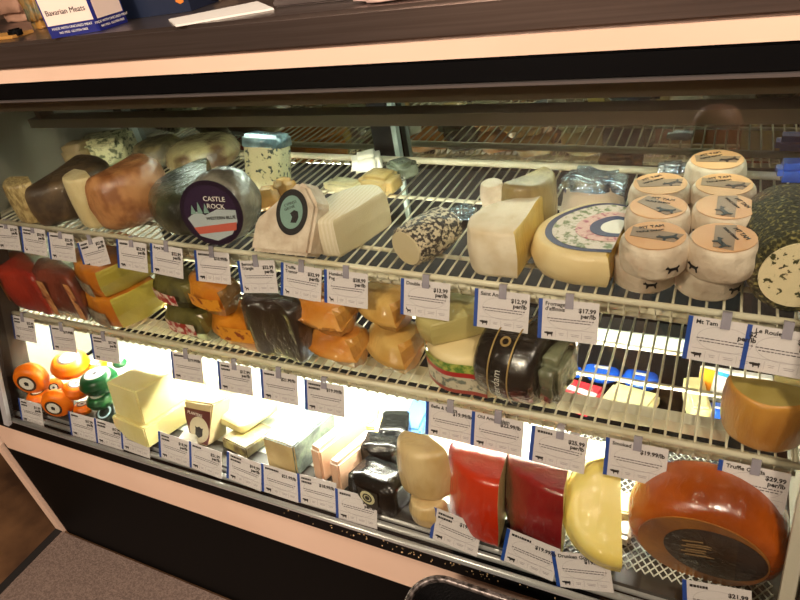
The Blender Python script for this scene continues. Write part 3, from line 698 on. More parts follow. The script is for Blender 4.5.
pair('orange_label_wedge', ('orange-rind wedge with printed orange label, lower of its pair', 'orange-rind wedge with printed orange label, upper of its pair'),
     [(-0.7880, 0.7748), (-0.7762, 0.7053), (-0.8248, 0.7059), (-0.8843, 0.7313), (-0.9249, 0.7784), (-0.8925, 0.8230)], (-0.0537, 0.0166), 0.078, orangerind, mat('brown_cut', (140, 96, 36), 0.5, film=0.8), 0.026, 'orange labelled wedges', (0,), mat('rust_print', (226, 150, 40), 0.4, col2=(140, 56, 20), scale=80, lo=0.55, hi=0.62), (6, 13), (0.45, 0.88), 0.062)
piece('dark_wrapped_block', 'tall dark brown film-wrapped cheese in the middle of the lower shelf', [(-0.6677, 0.7639), (-0.6685, 0.7200), (-0.6904, 0.6963), (-0.7338, 0.6973), (-0.7819, 0.7166), (-0.8059, 0.7637), (-0.7605, 0.8020)], ZM, 0.132, (), cocoa, cocoa, b=0.016, bulge=0.006, amp=0.003, ymin=YM)
pair('smoked_wedge', ('smoky orange rounded wedge, lower of its stacked pair', 'smoky orange rounded wedge, upper of its stacked pair'),
     [(-0.5516, 0.7923), (-0.5531, 0.7087), (-0.6011, 0.7134), (-0.6583, 0.7410), (-0.6881, 0.7817), (-0.6443, 0.8290)], (-0.0142, 0.0061), 0.070, smokeorange, goldcut, 0.033, 'smoky orange wedges', (0,), h2=0.066, bulge=0.010)
pair('straw_wedge', ('straw-coloured rounded wedge, lower one beside the red-green label', 'straw-coloured rounded wedge, upper one beside the red-green label'),
     [(-0.4447, 0.8184), (-0.4561, 0.7286), (-0.4974, 0.7345), (-0.5443, 0.7695), (-0.5641, 0.8082), (-0.5255, 0.8566)], (-0.0190, 0.0287), 0.070, lightrind, goldcut, 0.031, 'straw coloured wedges', (0,), h2=0.064, bulge=0.010)
t, LP, cen = piece('floral_label_wheel', 'wheel piece with green and red landscape label left of the black gouda', [(-0.2790, 0.7595), (-0.2916, 0.7109), (-0.3292, 0.6980), (-0.3747, 0.7131), (-0.4145, 0.7505), (-0.4189, 0.7949), (-0.3512, 0.8235)], ZM, 0.084, (), creamrind, creamrind, b=0.014, bulge=0.004, ymin=YM)
for z0, z1, m in ((0.056, 0.074, mat('leaf_label', (80, 130, 44), 0.4, col2=(180, 190, 90), scale=120)), (0.046, 0.056, redink), (0.018, 0.046, mat('scene_label', (206, 200, 176), 0.4, col2=(110, 120, 110), scale=90, lo=0.5, hi=0.6)), (0.010, 0.018, mat('rose_band', (160, 70, 60), 0.4))):
    side_band('label_band', LP, 7, 22, z0, z1, m, t, 0.0055)
_p = [(-0.3075, 0.8027), (-0.3958, 0.7342), (-0.4286, 0.7544), (-0.4426, 0.8049), (-0.3797, 0.8627)]
piece('pale_olive_wedge', 'pale olive smooth wedge lying on the wheel with the landscape label', _p, ZM + 0.085, 0.045, (0,), paleolive, paleolive, b=0.009, bulge=0.002, amp=0.0006)
# black gouda: wheel on edge
g0 = Vector((-0.2521, 0.7267, 0.8140))
t = sector('black_gouda', 'black wax gouda standing on edge, white lettering up its band', tuple(g0 + Vector((-0.055, 0.03, 0.072))), 0.078, 0.122, 0, 360, blackwax, blackwax, b=0.018, rot=(0, 90, -12), amp=0.001, bulge=0.006, scale=(0.93, 1, 1))
for z0, z1 in ((0.040, 0.043), (0.079, 0.082)):
    barrel_label('gold_stripe', t, 0.083, z0, z1, 150, 330, gold, n=30)
tx = text('white_lettering', 'Amsterdam', 0.021, white_p, t, (0, 0, 0), (0, 0, 0), 0.0002)
me = tx.data
for v in me.vertices:      # wrapped round the barrel
    s_, q_ = v.co.x, v.co.y
    a = R(-48) - s_ / 0.0866
    v.co = Vector((0.93 * 0.0868 * math.cos(a), 0.0868 * math.sin(a), 0.067 - q_))
a_ = R(-150)
cr = disc('gold_crest', 0.010, gold, t, (0.93 * 0.0862 * math.cos(a_), 0.0862 * math.sin(a_), 0.061), (0, 90, -150), 0.001, ri=0.006)
sack('film_tail', None, (-0.0, 0.0, 0.120), (0.10, 0.11, 0.035), mat('film_tail', (120, 124, 96), 0.2, col2=(70, 76, 58), scale=14, film=1.0, bump=0.5), parent=t, amp=0.006)
sack('brown_wrapped_piece', 'brown piece in glossy film behind the black gouda', (-0.2179, 0.8453, 0.8140), (0.10, 0.06, 0.055), mat('film_brown', (140, 96, 44), 0.25, col2=(60, 44, 26), scale=18, film=1.0, bump=0.4), amp=0.007)
sector('amber_half_wheel', 'amber-rind half wheel with dull olive top at the right of the lower shelf', (0.1119, 0.7922, 0.8140), 0.105, 0.072, 182, 352, amber, mat('dull_olive_top', (172, 152, 84), 0.4, col2=(160, 138, 70), scale=10, film=0.4), b=0.010, top_open=True, amp=0.0015)
block('yellow_rear_block', 'small yellow block behind the amber half wheel at the right edge', (0.1449, 0.8844, 0.8140), (0.07, 0.04, 0.03), butter, yaw=-5, bevel=0.004)

# ---------------------------------------------------------------- bottom deck
mini0 = {}
def mini(kind, loc, rot, label, wax, lab_m, txt=None):
    """small waxed gouda with a round label on one face"""
    if kind not in mini0:
        t = sector('small_waxed_gouda', label, loc, 0.047, 0.050, 0, 360, wax, wax, b=0.018, amp=0.0008, rot=rot, group=kind)
        lb = disc('round_label', 0.028, lab_m[0], t, (0, 0, 0.0505), (0, 0, 0), 0.0008)
        disc('label_ring', 0.021, lab_m[1], lb, (0, 0, 0.001), (0, 0, 0), 0.0005)
        poly_prism('label_mark', [(-0.006, -0.006), (0.004, -0.008), (0.007, 0.003), (0.0, 0.008), (-0.007, 0.004)], -0.0001, 0.0003, ink if kind != 'green' else greenwax, lb, 0, (0, 0, 0.0018), (-90, 0, 0))
        for o in t.children: 
            for v in (): pass
        mini0[kind] = t; return t
    s0 = mini0[kind]; r = s0.copy(); COL.objects.link(r); r.location = loc; r.rotation_euler = [R(a) for a in rot]; r['label'] = label
    for ch in list(s0.children):
        c = ch.copy(); COL.objects.link(c); c.parent = r
        for g2 in ch.children:
            d = g2.copy(); COL.objects.link(d); d.parent = c
    return r
ol = (labelbrown, white_p)
OG = 'small orange waxed goudas'
mini(OG, (-1.4871, 0.6248, 0.6790), (98, 0, 22), 'small orange gouda at the far left, label facing front', goudaor, ol)
mini(OG, (-1.4663, 0.7176, 0.6640), (12, 6, 30), 'small orange gouda on top of the pile with white label up', goudaor, ol)
mini(OG, (-1.3255, 0.5825, 0.6520), (98, 0, 22), 'small orange gouda at the front, label facing front above the sill', goudaor, ol)
mini(OG, (-1.3474, 0.6388, 0.6440), (10, 8, 60), 'small orange gouda half under the green ones, white label up', goudaor, ol)
mini(OG, (-1.3369, 0.6319, 0.6040), (0, 0, 0), 'small orange gouda at deck level under the labelled one', goudaor, ol)
mini(OG, (-1.4806, 0.6571, 0.6290), (80, 0, 40), 'small orange gouda squeezed behind the two facing front', goudaor, ol)
mini(OG, (-1.4804, 0.6284, 0.6040), (0, 0, 0), 'small orange gouda at deck level behind the front price tag', goudaor, ol)
mini('small yellow waxed gouda', (-1.3883, 0.7276, 0.6490), (12, 0, 0), 'yellow waxed small gouda behind the green ones', goudayel, ol)
GG = 'small green waxed goudas'
mini(GG, (-1.2822, 0.6581, 0.6690), (8, -4, 20), 'small green gouda on top of its stack with white label up', greenwax, (white_p, mat('mint_print', (196, 220, 204), 0.4)))
mini(GG, (-1.2730, 0.6613, 0.6290), (4, 0, 0), 'small green gouda in the middle of its stack', greenwax, ol)
mini(GG, (-1.3186, 0.7507, 0.6790), (0, 0, 0), 'small green gouda at the back against the cheddar block', greenwax, ol)
mini('near black waxed gouda', (-1.2372, 0.6317, 0.6040), (30, 0, 10), 'near-black green gouda at the bottom, pale label tilted front', blackgreen, (mat('silver_label', (170, 190, 200), 0.3), blackgreen))

block('cheddar_block', 'big butter-yellow cheddar block at the bottom of its stack, left of centre', tuple(Vector((-1.0020, 0.6666, 0.6040)) + Vector((-0.02, 0.04, 0))), (0.12, 0.28, 0.068), butter, yaw=-6, bevel=0.003, amp=0.0006)
block('cheddar_block', 'butter-yellow cheddar block stacked on top of the larger one', tuple(Vector((-1.0456, 0.6523, 0.7000)) + Vector((0.0, 0.0, 0))), (0.105, 0.18, 0.12), butter, yaw=-6, bevel=0.003, amp=0.0006)
# labelled wedge
t = empty('crest_label_wedge', tuple(Vector((-0.9347, 0.6287, 0.6040))), (-14, 4, 0), 'upright wedge with brown band and oval crest label between pale blocks', 'cheese')
poly_prism('paste', [(-0.022, 0), (-0.050, 0.105), (0.042, 0.118), (0.028, 0.004)], 0, 0.07, mat('beige_wrapped_paste', (206, 186, 140), 0.4, film=1.0), t, 0.004)
poly_prism('brown_label', [(-0.040, 0.060), (-0.046, 0.088), (0.036, 0.096), (0.036, 0.030), (0.030, 0.008), (-0.020, 0.008)], -0.0006, 0.0, mat('oxblood_print', (92, 40, 34), 0.4), t)
lb = disc('oval_label', 0.033, mat('beige_print', (206, 196, 168), 0.4), t, (0.004, -0.0008, 0.042), (90, 0, 0), 0.0008, sx=0.9)
poly_prism('crest_mark', [(-0.011, -0.010), (0, -0.017), (0.011, -0.010), (0.011, 0.006), (0.013, 0.011), (0.006, 0.009), (0, 0.013), (-0.006, 0.009), (-0.013, 0.011), (-0.011, 0.006)], -0.0002, 0.0004, ink, lb, 0, (0, -0.004, 0.0012), (-90, 0, 0))
text('label_lettering', 'PLANTERS', 0.010, white_p, t, (-0.034, -0.0012, 0.076), (90, 0, 0))
block('white_card', 'small white card lying between cheddar block and crest label wedge', (-0.9919, 0.6304, 0.6040), (0.07, 0.06, 0.02), white_p, yaw=20, cat='card', bevel=0.002, amp=0)
block('layered_pale_block', 'pale yellow-white block, lower layer of two left of the grey-rind block', tuple(Vector((-0.8618, 0.6864, 0.6040))), (0.135, 0.15, 0.035), mat('layered_paste', (176, 160, 96), 0.5, col2=(90, 76, 44), scale=20, film=0.6), yaw=-10, bevel=0.004)
block('layered_pale_block', 'pale yellow-white block, bright upper layer left of the grey-rind block', tuple(Vector((-0.8508, 0.6688, 0.6400))), (0.14, 0.17, 0.045), butter, yaw=-10, bevel=0.006, amp=0.002)
block('grey_rind_block', 'tan-faced block with blue-grey wrapped rind in the middle of the deck', tuple(Vector((-0.7162, 0.6848, 0.6040))), (0.095, 0.17, 0.112), (tinrind, tinrind, tanpaste), yaw=-4, bevel=0.004, taper=(1.05, 1), amp=0.001)
block('blush_bar', 'long white-topped blush bar, left one of two', tuple(Vector((-0.6488, 0.7208, 0.6040))), (0.040, 0.22, 0.055), (pinkp, white_p, pinkp), yaw=-10, bevel=0.006, group='long white-topped blush bars')
block('blush_bar', 'long white-topped blush bar, right one nearer the black parcels', tuple(Vector((-0.5961, 0.7054, 0.6040))), (0.040, 0.20, 0.055), (pinkp, white_p, pinkp), yaw=-10, bevel=0.006, group='long white-topped blush bars')
for (spot, lab) in (((-0.6083, 0.7749, 0.6490), 'yellow pack with round white and red-rimmed label, left of the two'), ((-0.5480, 0.7557, 0.6490), 'yellow pack with round white and red-rimmed label, right of the two')):
    t = block('yellow_pack', lab, spot, (0.055, 0.07, 0.012), mat('yellow_pack_film', (226, 196, 90), 0.4), yaw=20, cat='pack', bevel=0.003, group='yellow packs with round labels', rot=(18, 0, 15))
    lb = disc('round_label', 0.021, mat('rust_ring', (170, 60, 40), 0.4), t, (0, 0, 0.0122), (0, 0, 0), 0.0006); disc('label_field', 0.018, white_p, lb, (0, 0, 0.0008)); disc('label_mark', 0.006, greenp, lb, (0, 0, 0.0014))
t = block('black_parcel', 'black wrapped wedge with round cream seal at the front of the deck', tuple(Vector((-0.4920, 0.6138, 0.6040)) + Vector((0, 0.045, 0))), (0.125, 0.09, 0.088), blackplas, yaw=-8, bevel=0.005, taper=(0.92, 0.9), amp=0.002)
poly_prism('seal_panel', [(-0.03, 0.0), (0.022, 0.0), (0.022, 0.05), (-0.03, 0.05)], -0.001, 0.0, mat('charcoal_label', (34, 32, 28), 0.4), t, 0, (0.004, -0.047, 0.014), (-2, 0, 0))
lb = disc('round_seal', 0.019, mat('cream_seal', (206, 200, 160), 0.4), t, (0.0, -0.0476, 0.044), (88, 0, 0), 0.0008)
disc('seal_ring', 0.0125, mat('charcoal_label', (34, 32, 28), 0.4), lb, (0, 0, 0.001), ri=0.009); disc('seal_mark', 0.006, ink, lb, (0, 0, 0.001))
block('black_parcel', 'black wrapped wedge in the middle of the black parcels', tuple(Vector((-0.5186, 0.7079, 0.6040)) + Vector((0, 0.02, 0))), (0.115, 0.08, 0.095), blackplas, yaw=14, bevel=0.005, amp=0.003)
block('black_parcel', 'black wrapped wedge, rearmost one leaning against the cream wheel', tuple(Vector((-0.5555, 0.7998, 0.6040)) + Vector((0, 0.02, 0))), (0.07, 0.10, 0.115), blackplas, yaw=20, bevel=0.005, amp=0.003)
sector('cream_half_wheel', 'cream film-wrapped piece underneath the upper cream half wheel', tuple(Vector((-0.4072, 0.6441, 0.6040))), 0.06, 0.034, -180, 0, mat('cream_film_rind', (222, 196, 146), 0.4, col2=(200, 168, 110), scale=10, film=1.0), creamrind, b=0.010, amp=0.002)
sector('cream_half_wheel', 'cream film-wrapped half wheel, upper of two right of the black parcels', tuple(Vector((-0.4392, 0.6794, 0.6390))), 0.085, 0.120, -180, -30, mat('cream_film_rind', (222, 196, 146), 0.4, col2=(200, 168, 110), scale=10, film=1.0), creamrind, b=0.022, amp=0.003, rot=(0, 0, 0))
sector('red_wax_wedge', 'orange-red wax wedge with pale cut side on the deck', tuple(Vector((-0.3191, 0.6592, 0.6040))), 0.105, 0.140, -168, -82, redcut, mat('pale_straw', (230, 214, 150), 0.4, film=0.6), b=0.014, amp=0.0015, rot=(-3, 0, 0))
sector('crimson_wax_wedge', 'dark crimson wax wedge with yellow cut edge on the deck', tuple(Vector((-0.2085, 0.6558, 0.6040))), 0.100, 0.140, -160, -84, crimson, butter, b=0.010, amp=0.0015, rot=(-3, 0, 0))
t = sector('yellow_leaning_wheel', 'bright pale-yellow wheel half leaning on edge right of the crimson wedge', tuple(Vector((-0.1102, 0.6242, 0.6040)) + Vector((0.0, 0.07, 0.068))), 0.085, 0.060, 90, 270, brightyel, brightyel, b=0.022, rot=(48, 0, 14), amp=0.001)
block('yellow_block', 'small yellow block behind the pale-yellow leaning wheel', (-0.1420, 0.8051, 0.6040), (0.055, 0.06, 0.075), butter, yaw=5, bevel=0.004)
block('tan_block', 'small tan block between yellow leaning wheel and smoked wheel', (-0.0809, 0.7529, 0.6040), (0.035, 0.06, 0.06), tanpaste, yaw=5, bevel=0.004)
sack('white_film_scrap', 'crumpled white plastic scrap left of the smoked wheel', (-0.0752, 0.7138, 0.6040), (0.035, 0.05, 0.025), mat('white_film', (226, 222, 206), 0.3, film=0.8), amp=0.005, cat='wrapping')
t = sector('smoked_cheese_round', 'large glossy smoked wheel tilted up, dark oval stamp on its face', (0.038, 0.745, 0.735), 0.112, 0.100, 0, 360, provo, provo, b=0.026, rot=(110, 0, -3), amp=0.001)
t.location = (0.035, 0.765, 0.716)
fc = disc('flat_face', 0.092, mat('tan_smoked_face', (176, 112, 40), 0.35, col2=(140, 80, 28), scale=9, film=0.6), t, (0, 0, 0.0995), (0, 0, 0), 0.002)
st = disc('dark_stamp', 0.068, darkprint, fc, (0.018, 0.004, 0.0022), (0, 0, 0), 0.0006, sx=1.05)
for k in range(6):
    poly_prism('stamp_stroke', [(0, 0), (0.03 + 0.006 * (k % 3), 0.004), (0.03, 0.007), (0, 0.003)], -0.0002, 0.0004, mat('tan_stamp_ink', (150, 120, 84), 0.4), st, 0, (-0.045 + 0.006 * (k % 2), 0.018 - 0.008 * k, 0.0012), (-90, 0, 12))
# things seen through the lower shelf
t = block('red_pack', 'red pack with white stripe at the back of the deck', (-0.2308, 1.0806, 0.6040), (0.10, 0.10, 0.03), mat('red_pack_print', (196, 30, 48), 0.3, film=0.6), yaw=-12, cat='pack', bevel=0.006)
poly_prism('white_stripe', [(-0.048, -0.006), (0.048, -0.012), (0.048, 0.008), (-0.048, 0.014)], -0.0002, 0.0006, white_p, t, 0, (0, 0, 0.0306), (-90, 0, 0))
block('yellow_sliced_pack', 'flat butter-yellow pack next to the red pack at the back', (-0.1163, 1.0869, 0.6040), (0.095, 0.10, 0.035), butter, yaw=-12, cat='pack', bevel=0.008)
for (spot, lab) in (((-0.2093, 1.2207, 0.6040), 'cobalt blue lidded tub, left of two at the back of the deck'), ((-0.1068, 1.1971, 0.6040), 'cobalt blue lidded tub, right of two at the back of the deck'), ((0.0661, 1.1119, 0.6040), 'cobalt blue lidded tub in front of the orange and white carton')):
    t = sector('blue_tub', lab, spot, 0.036, 0.045, 0, 360, blueplas, blueplas, cat='tub', b=0.016, amp=0, group='cobalt blue tubs')
    block('white_sticker', None, (0, -0.012, 0.0448), (0.03, 0.010, 0.0012), white_p, bevel=0.0002, amp=0, parent=t, div=False)
block('yellow_rear_wedge', 'slim pale-yellow wedge standing on the perforated mat at the back', (0.0116, 1.1162, 0.6040), (0.028, 0.09, 0.05), butter, yaw=10, bevel=0.004)
t = block('orange_white_carton', 'orange, white and blue carton at the back right of the deck', (0.1118, 1.2366, 0.6040), (0.115, 0.05, 0.085), white_p, yaw=-6, cat='carton', bevel=0.002, amp=0, div=False)
poly_prism('orange_panel', [(-0.057, 0.0), (-0.040, 0.0), (-0.034, 0.082), (-0.057, 0.084)], -0.0006, 0, mat('orange_print', (240, 150, 30), 0.4), t, 0, (0, -0.0252, 0))
poly_prism('blue_swoosh', [(-0.034, 0.076), (0.056, 0.060), (0.056, 0.070), (-0.034, 0.086)], -0.0008, 0, mat('sky_print', (40, 140, 210), 0.4), t, 0, (0, -0.0252, -0.003))
poly_prism('orange_corner', [(0.02, 0.058), (0.056, 0.020), (0.056, 0.058)], -0.0007, 0, MATS['orange_print'], t, 0, (0, -0.0252, 0))
block('blue_rear_pack', 'flat blue pack at the back of the deck behind the red-green label', (-0.3137, 1.1852, 0.6040), (0.06, 0.08, 0.03), blueplas, yaw=10, cat='pack', bevel=0.006)
block('blue_pack_on_deck', 'blue edge of a pack on the deck under the stacked straw wedges', (-0.5386, 0.8767, 0.6040), (0.05, 0.14, 0.03), mat('light_blue_pack', (90, 140, 200), 0.3), yaw=10, cat='pack', bevel=0.006)

# final resting places (metres) and proportions of the pieces
PLACE = {
    'dark cloth-rind half wheel, leftmost on the top shelf, pale cut side to the left': ((-1.3378, 0.8779, 1.0343), (0.649, 0.649, 0.768)),
    'thin pale cut wedge leaning at the far left end of the top shelf': ((-1.4223, 0.8052, 1.0375), (0.448, 0.448, 0.952)),
    'long pale wedge with flat cut top, behind left of the orange-brown half wheel': ((-1.224, 0.8196, 1.034), (0.468, 0.468, 1.077)),
    'orange-brown domed half wheel in cling film on the top shelf': ((-1.1206, 0.8695, 1.0281), (0.677, 0.677, 0.914)),
    'green-mottled pale wedge at the back left of the top shelf': ((-1.5141, 1.1331, 1.0379), (1.068, 1.068, 0.769)),
    'long shadowed pale cheese block at the far left rear of the top shelf': ((-1.5505, 1.0771, 1.042), (0.582, 0.582, 0.983)),
    'smooth olive-cream half wheel at the back, right of the green-mottled wedge': ((-1.3366, 1.147, 1.0342), (0.709, 0.709, 0.711)),
    'domed brown and cream half wheel in film, left of the blue cheese wedge': ((-1.1797, 1.1446, 1.0307), (0.93, 0.93, 0.669)),
    'dark green-black rind half wheel lying behind the round plum-black label': ((-0.969, 0.9068, 1.0253), (1.078, 1.078, 0.776)),
    'film-wrapped cheese with big round plum-black mountain label facing front': ((-0.8412, 0.858, 1.0964), (0.935, 0.935, 0.935)),
    'tall blue-veined wedge with blue foil top standing at the back': ((-0.8959, 1.0238, 1.0327), (1.019, 1.019, 1.019)),
    'film-wrapped orange wedge, left one of two under the blue-veined wedge': ((-0.8503, 0.9619, 1.0228), (1.042, 1.042, 0.892)),
    'film-wrapped orange wedge, right one of two, nearer the white triangular parcel': ((-0.8268, 0.9941, 1.0223), (1.024, 1.024, 0.908)),
    'white paper triangular parcel with round black and teal goat label': ((-0.6829, 0.7555, 1.0426), (1.005, 1.005, 1.005)),
    'flat film-wrapped pale piece lying behind the half brie, left one': ((-0.7153, 1.0571, 1.0199), (0.996, 0.996, 0.851)),
    'small film-wrapped amber piece behind the half brie, right one': ((-0.6371, 1.0717, 1.0182), (1.387, 1.387, 0.999)),
    'bright white cheese chunk propped near the rear rail': ((-0.7222, 1.1695, 1.02), (1.241, 1.241, 0.894)),
    'grey-green piece in crumpled film against the rear rail': ((-0.6181, 1.1435, 1.0178), (0.949, 0.949, 0.857)),
    'black-and-white crackled ash-coated cheese log with pale end face': ((-0.413, 0.8932, 1.0495), (0.826, 0.826, 0.826)),
    'golden yellow film-wrapped wedge standing behind the brie wedge': ((-0.2828, 0.9627, 1.0106), (0.587, 0.587, 1.059)),
    'tiny white cylinder cheese with foil top behind the brie wedge': ((-0.3766, 1.0319, 1.0126), (0.934, 0.934, 0.954)),
    'small crumpled blue foil lump behind the ash-coated log': ((-0.4195, 0.9832, 1.0135), (0.852, 0.852, 0.917)),
    'foil-wrapped wedge with dark spots behind the big labelled wheel': ((-0.1955, 1.0459, 1.0087), (1.157, 1.157, 0.833)),
    'big herb-crusted cheese roll with white herb-dotted end at the right edge': ((0.0913, 0.9432, 1.0644), (0.788, 0.788, 0.788)),
    'cobalt blue plastic tray end lying on the rear rail at the right': ((0.1303, 1.222, 1.0016), (0.846, 0.846, 1.199)),
    'black wax gouda standing on edge, white lettering up its band': ((-0.3109, 0.7798, 0.8772), (0.887, 0.887, 0.887)),
    'brown piece in glossy film behind the black gouda': ((-0.2403, 0.8945, 0.814), (1.095, 1.095, 0.789)),
    'amber-rind half wheel with dull olive top at the right of the lower shelf': ((0.0988, 0.749, 0.814), (0.534, 0.534, 1.207)),
    'small yellow block behind the amber half wheel at the right edge': ((0.1397, 0.8897, 0.814), (0.684, 0.684, 0.492)),
    'small orange gouda at the far left, label facing front': ((-1.5134, 0.6503, 0.6719), (0.869, 0.869, 0.869)),
    'small orange gouda on top of the pile with white label up': ((-1.4387, 0.6975, 0.6634), (0.918, 0.918, 0.918)),
    'small orange gouda at the front, label facing front above the sill': ((-1.3932, 0.6227, 0.6389), (0.757, 0.757, 0.757)),
    'small orange gouda half under the green ones, white label up': ((-1.3624, 0.6449, 0.6417), (0.669, 0.669, 0.669)),
    'small orange gouda at deck level under the labelled one': ((-1.3351, 0.6328, 0.604), (0.468, 0.468, 0.468)),
    'small orange gouda squeezed behind the two facing front': ((-1.5345, 0.7008, 0.6029), (0.43, 0.43, 0.43)),
    'small orange gouda at deck level behind the front price tag': ((-1.4925, 0.6251, 0.604), (0.587, 0.587, 0.587)),
    'yellow waxed small gouda behind the green ones': ((-1.4097, 0.7497, 0.6458), (0.53, 0.53, 0.53)),
    'small green gouda on top of its stack with white label up': ((-1.2801, 0.6602, 0.6685), (0.887, 0.887, 0.887)),
    'small green gouda in the middle of its stack': ((-1.279, 0.6459, 0.6282), (0.628, 0.628, 0.628)),
    'small green gouda at the back against the cheddar block': ((-1.3087, 0.7434, 0.679), (0.351, 0.351, 0.351)),
    'near-black green gouda at the bottom, pale label tilted front': ((-1.2558, 0.6446, 0.5977), (0.615, 0.615, 0.615)),
    'big butter-yellow cheddar block at the bottom of its stack, left of centre': ((-1.1024, 0.7186, 0.604), (0.957, 0.957, 0.764)),
    'butter-yellow cheddar block stacked on top of the larger one': ((-1.1093, 0.6837, 0.6566), (0.984, 0.984, 0.709)),
    'upright wedge with brown band and oval crest label between pale blocks': ((-0.9635, 0.6308, 0.6027), (0.908, 0.908, 0.908)),
    'small white card lying between cheddar block and crest label wedge': ((-0.9832, 0.6311, 0.604), (0.555, 0.555, 1.124)),
    'pale yellow-white block, lower layer of two left of the grey-rind block': ((-0.8548, 0.6791, 0.604), (0.575, 0.575, 0.75)),
    'pale yellow-white block, bright upper layer left of the grey-rind block': ((-0.8932, 0.7272, 0.6311), (0.636, 0.636, 0.546)),
    'tan-faced block with blue-grey wrapped rind in the middle of the deck': ((-0.7205, 0.6913, 0.604), (0.819, 0.819, 0.671)),
    'long white-topped blush bar, left one of two': ((-0.6259, 0.6951, 0.604), (0.651, 0.651, 1.498)),
    'long white-topped blush bar, right one nearer the black parcels': ((-0.5798, 0.6678, 0.604), (0.563, 0.563, 1.295)),
    'yellow pack with round white and red-rimmed label, left of the two': ((-0.6139, 0.7911, 0.6467), (0.772, 0.772, 0.772)),
    'yellow pack with round white and red-rimmed label, right of the two': ((-0.5633, 0.7732, 0.6466), (0.76, 0.76, 0.76)),
    'black wrapped wedge with round cream seal at the front of the deck': ((-0.5, 0.6286, 0.604), (0.853, 0.853, 0.716)),
    'black wrapped wedge in the middle of the black parcels': ((-0.5333, 0.7035, 0.604), (0.649, 0.649, 0.773)),
    'black wrapped wedge, rearmost one leaning against the cream wheel': ((-0.5374, 0.7686, 0.604), (0.811, 0.811, 0.651)),
    'cream film-wrapped piece underneath the upper cream half wheel': ((-0.3954, 0.6015, 0.604), (0.585, 0.585, 1.345)),
    'cream film-wrapped half wheel, upper of two right of the black parcels': ((-0.4087, 0.6236, 0.6518), (0.676, 0.676, 0.857)),
    'orange-red wax wedge with pale cut side on the deck': ((-0.316, 0.6359, 0.604), (1.007, 1.007, 0.963)),
    'dark crimson wax wedge with yellow cut edge on the deck': ((-0.2129, 0.65, 0.6042), (1.09, 1.09, 0.978)),
    'bright pale-yellow wheel half leaning on edge right of the crimson wedge': ((-0.1257, 0.6623, 0.6718), (0.997, 0.997, 0.997)),
    'small yellow block behind the pale-yellow leaning wheel': ((-0.1503, 0.8266, 0.604), (1.141, 1.141, 0.822)),
    'small tan block between yellow leaning wheel and smoked wheel': ((-0.0827, 0.7341, 0.604), (0.899, 0.899, 0.647)),
    'crumpled white plastic scrap left of the smoked wheel': ((-0.0745, 0.6905, 0.604), (0.834, 0.834, 0.829)),
    'large glossy smoked wheel tilted up, dark oval stamp on its face': ((0.0452, 0.716, 0.7109), (0.961, 0.961, 0.961)),
    'red pack with white stripe at the back of the deck': ((-0.2267, 1.0673, 0.604), (0.885, 0.885, 1.153)),
    'flat butter-yellow pack next to the red pack at the back': ((-0.1197, 1.0797, 0.604), (1.103, 1.103, 0.873)),
    'cobalt blue lidded tub, left of two at the back of the deck': ((-0.1957, 1.1968, 0.604), (1.117, 1.117, 0.804)),
    'cobalt blue lidded tub, right of two at the back of the deck': ((-0.1074, 1.1877, 0.604), (1.037, 1.037, 0.863)),
    'cobalt blue lidded tub in front of the orange and white carton': ((0.0536, 1.0847, 0.604), (0.633, 0.633, 0.991)),
    'slim pale-yellow wedge standing on the perforated mat at the back': ((0.0132, 1.1184, 0.604), (1.434, 1.434, 1.032)),
    'orange, white and blue carton at the back right of the deck': ((0.091, 1.2018, 0.604), (1.309, 1.309, 0.943)),
    'flat blue pack at the back of the deck behind the red-green label': ((-0.2691, 1.2056, 0.604), (0.908, 0.908, 0.654)),
}
for o in COL.objects:
    if not o.parent and o.get('label') in PLACE:
        o.location, o.scale = PLACE[o['label']]

for o in list(COL.objects):      # the deck and all that lies on it lean back
    if not o.parent and o.get('category') and 0.55 < o.location.z < 0.78 and 'lamp' not in o['category'] and 'shelf' not in o['category']:
        tilt(o)


# ---------------------------------------------------------------- price tags
card_m = mat('tag_card', (222, 214, 216), 0.5)
blue_m = mat('tag_blue_stripe', (28, 72, 158), 0.45)
faint = mat('faint_grey_print', (168, 160, 166), 0.6)
dim_ink = mat('small_grey_print', (92, 84, 92), 0.6)
clip_m = mat('clear_clip', (176, 170, 186), 0.2, alpha=0.6)
TW, TH = 0.089, 0.0625
def mesh_of(f):
    bm = bmesh.new(); f(bm); me = bpy.data.meshes.new('tag_piece'); bmesh.ops.recalc_face_normals(bm, faces=bm.faces); bm.to_mesh(me); bm.free(); return me
ME_CARD = mesh_of(lambda b: bbox(b, 0, 0, -TH, TW, 0.0008, 0)); ME_CARD.materials.append(card_m)
ME_STRIPE = mesh_of(lambda b: bbox(b, 0, -0.0004, -TH, 0.006, 0, 0)); ME_STRIPE.materials.append(blue_m)
def lines_f(b):
    for z, x0, x1 in ((-0.029, 0.014, 0.083), (-0.033, 0.018, 0.078)):
        x = x0
        while x < x1:
            w_ = 0.002 + 0.004 * random.random(); bbox(b, x, -0.0003, z - 0.0008, min(x + w_, x1), 0, z + 0.0006); x += w_ + 0.0012
ME_LINES = mesh_of(lines_f); ME_LINES.materials.append(dim_ink)
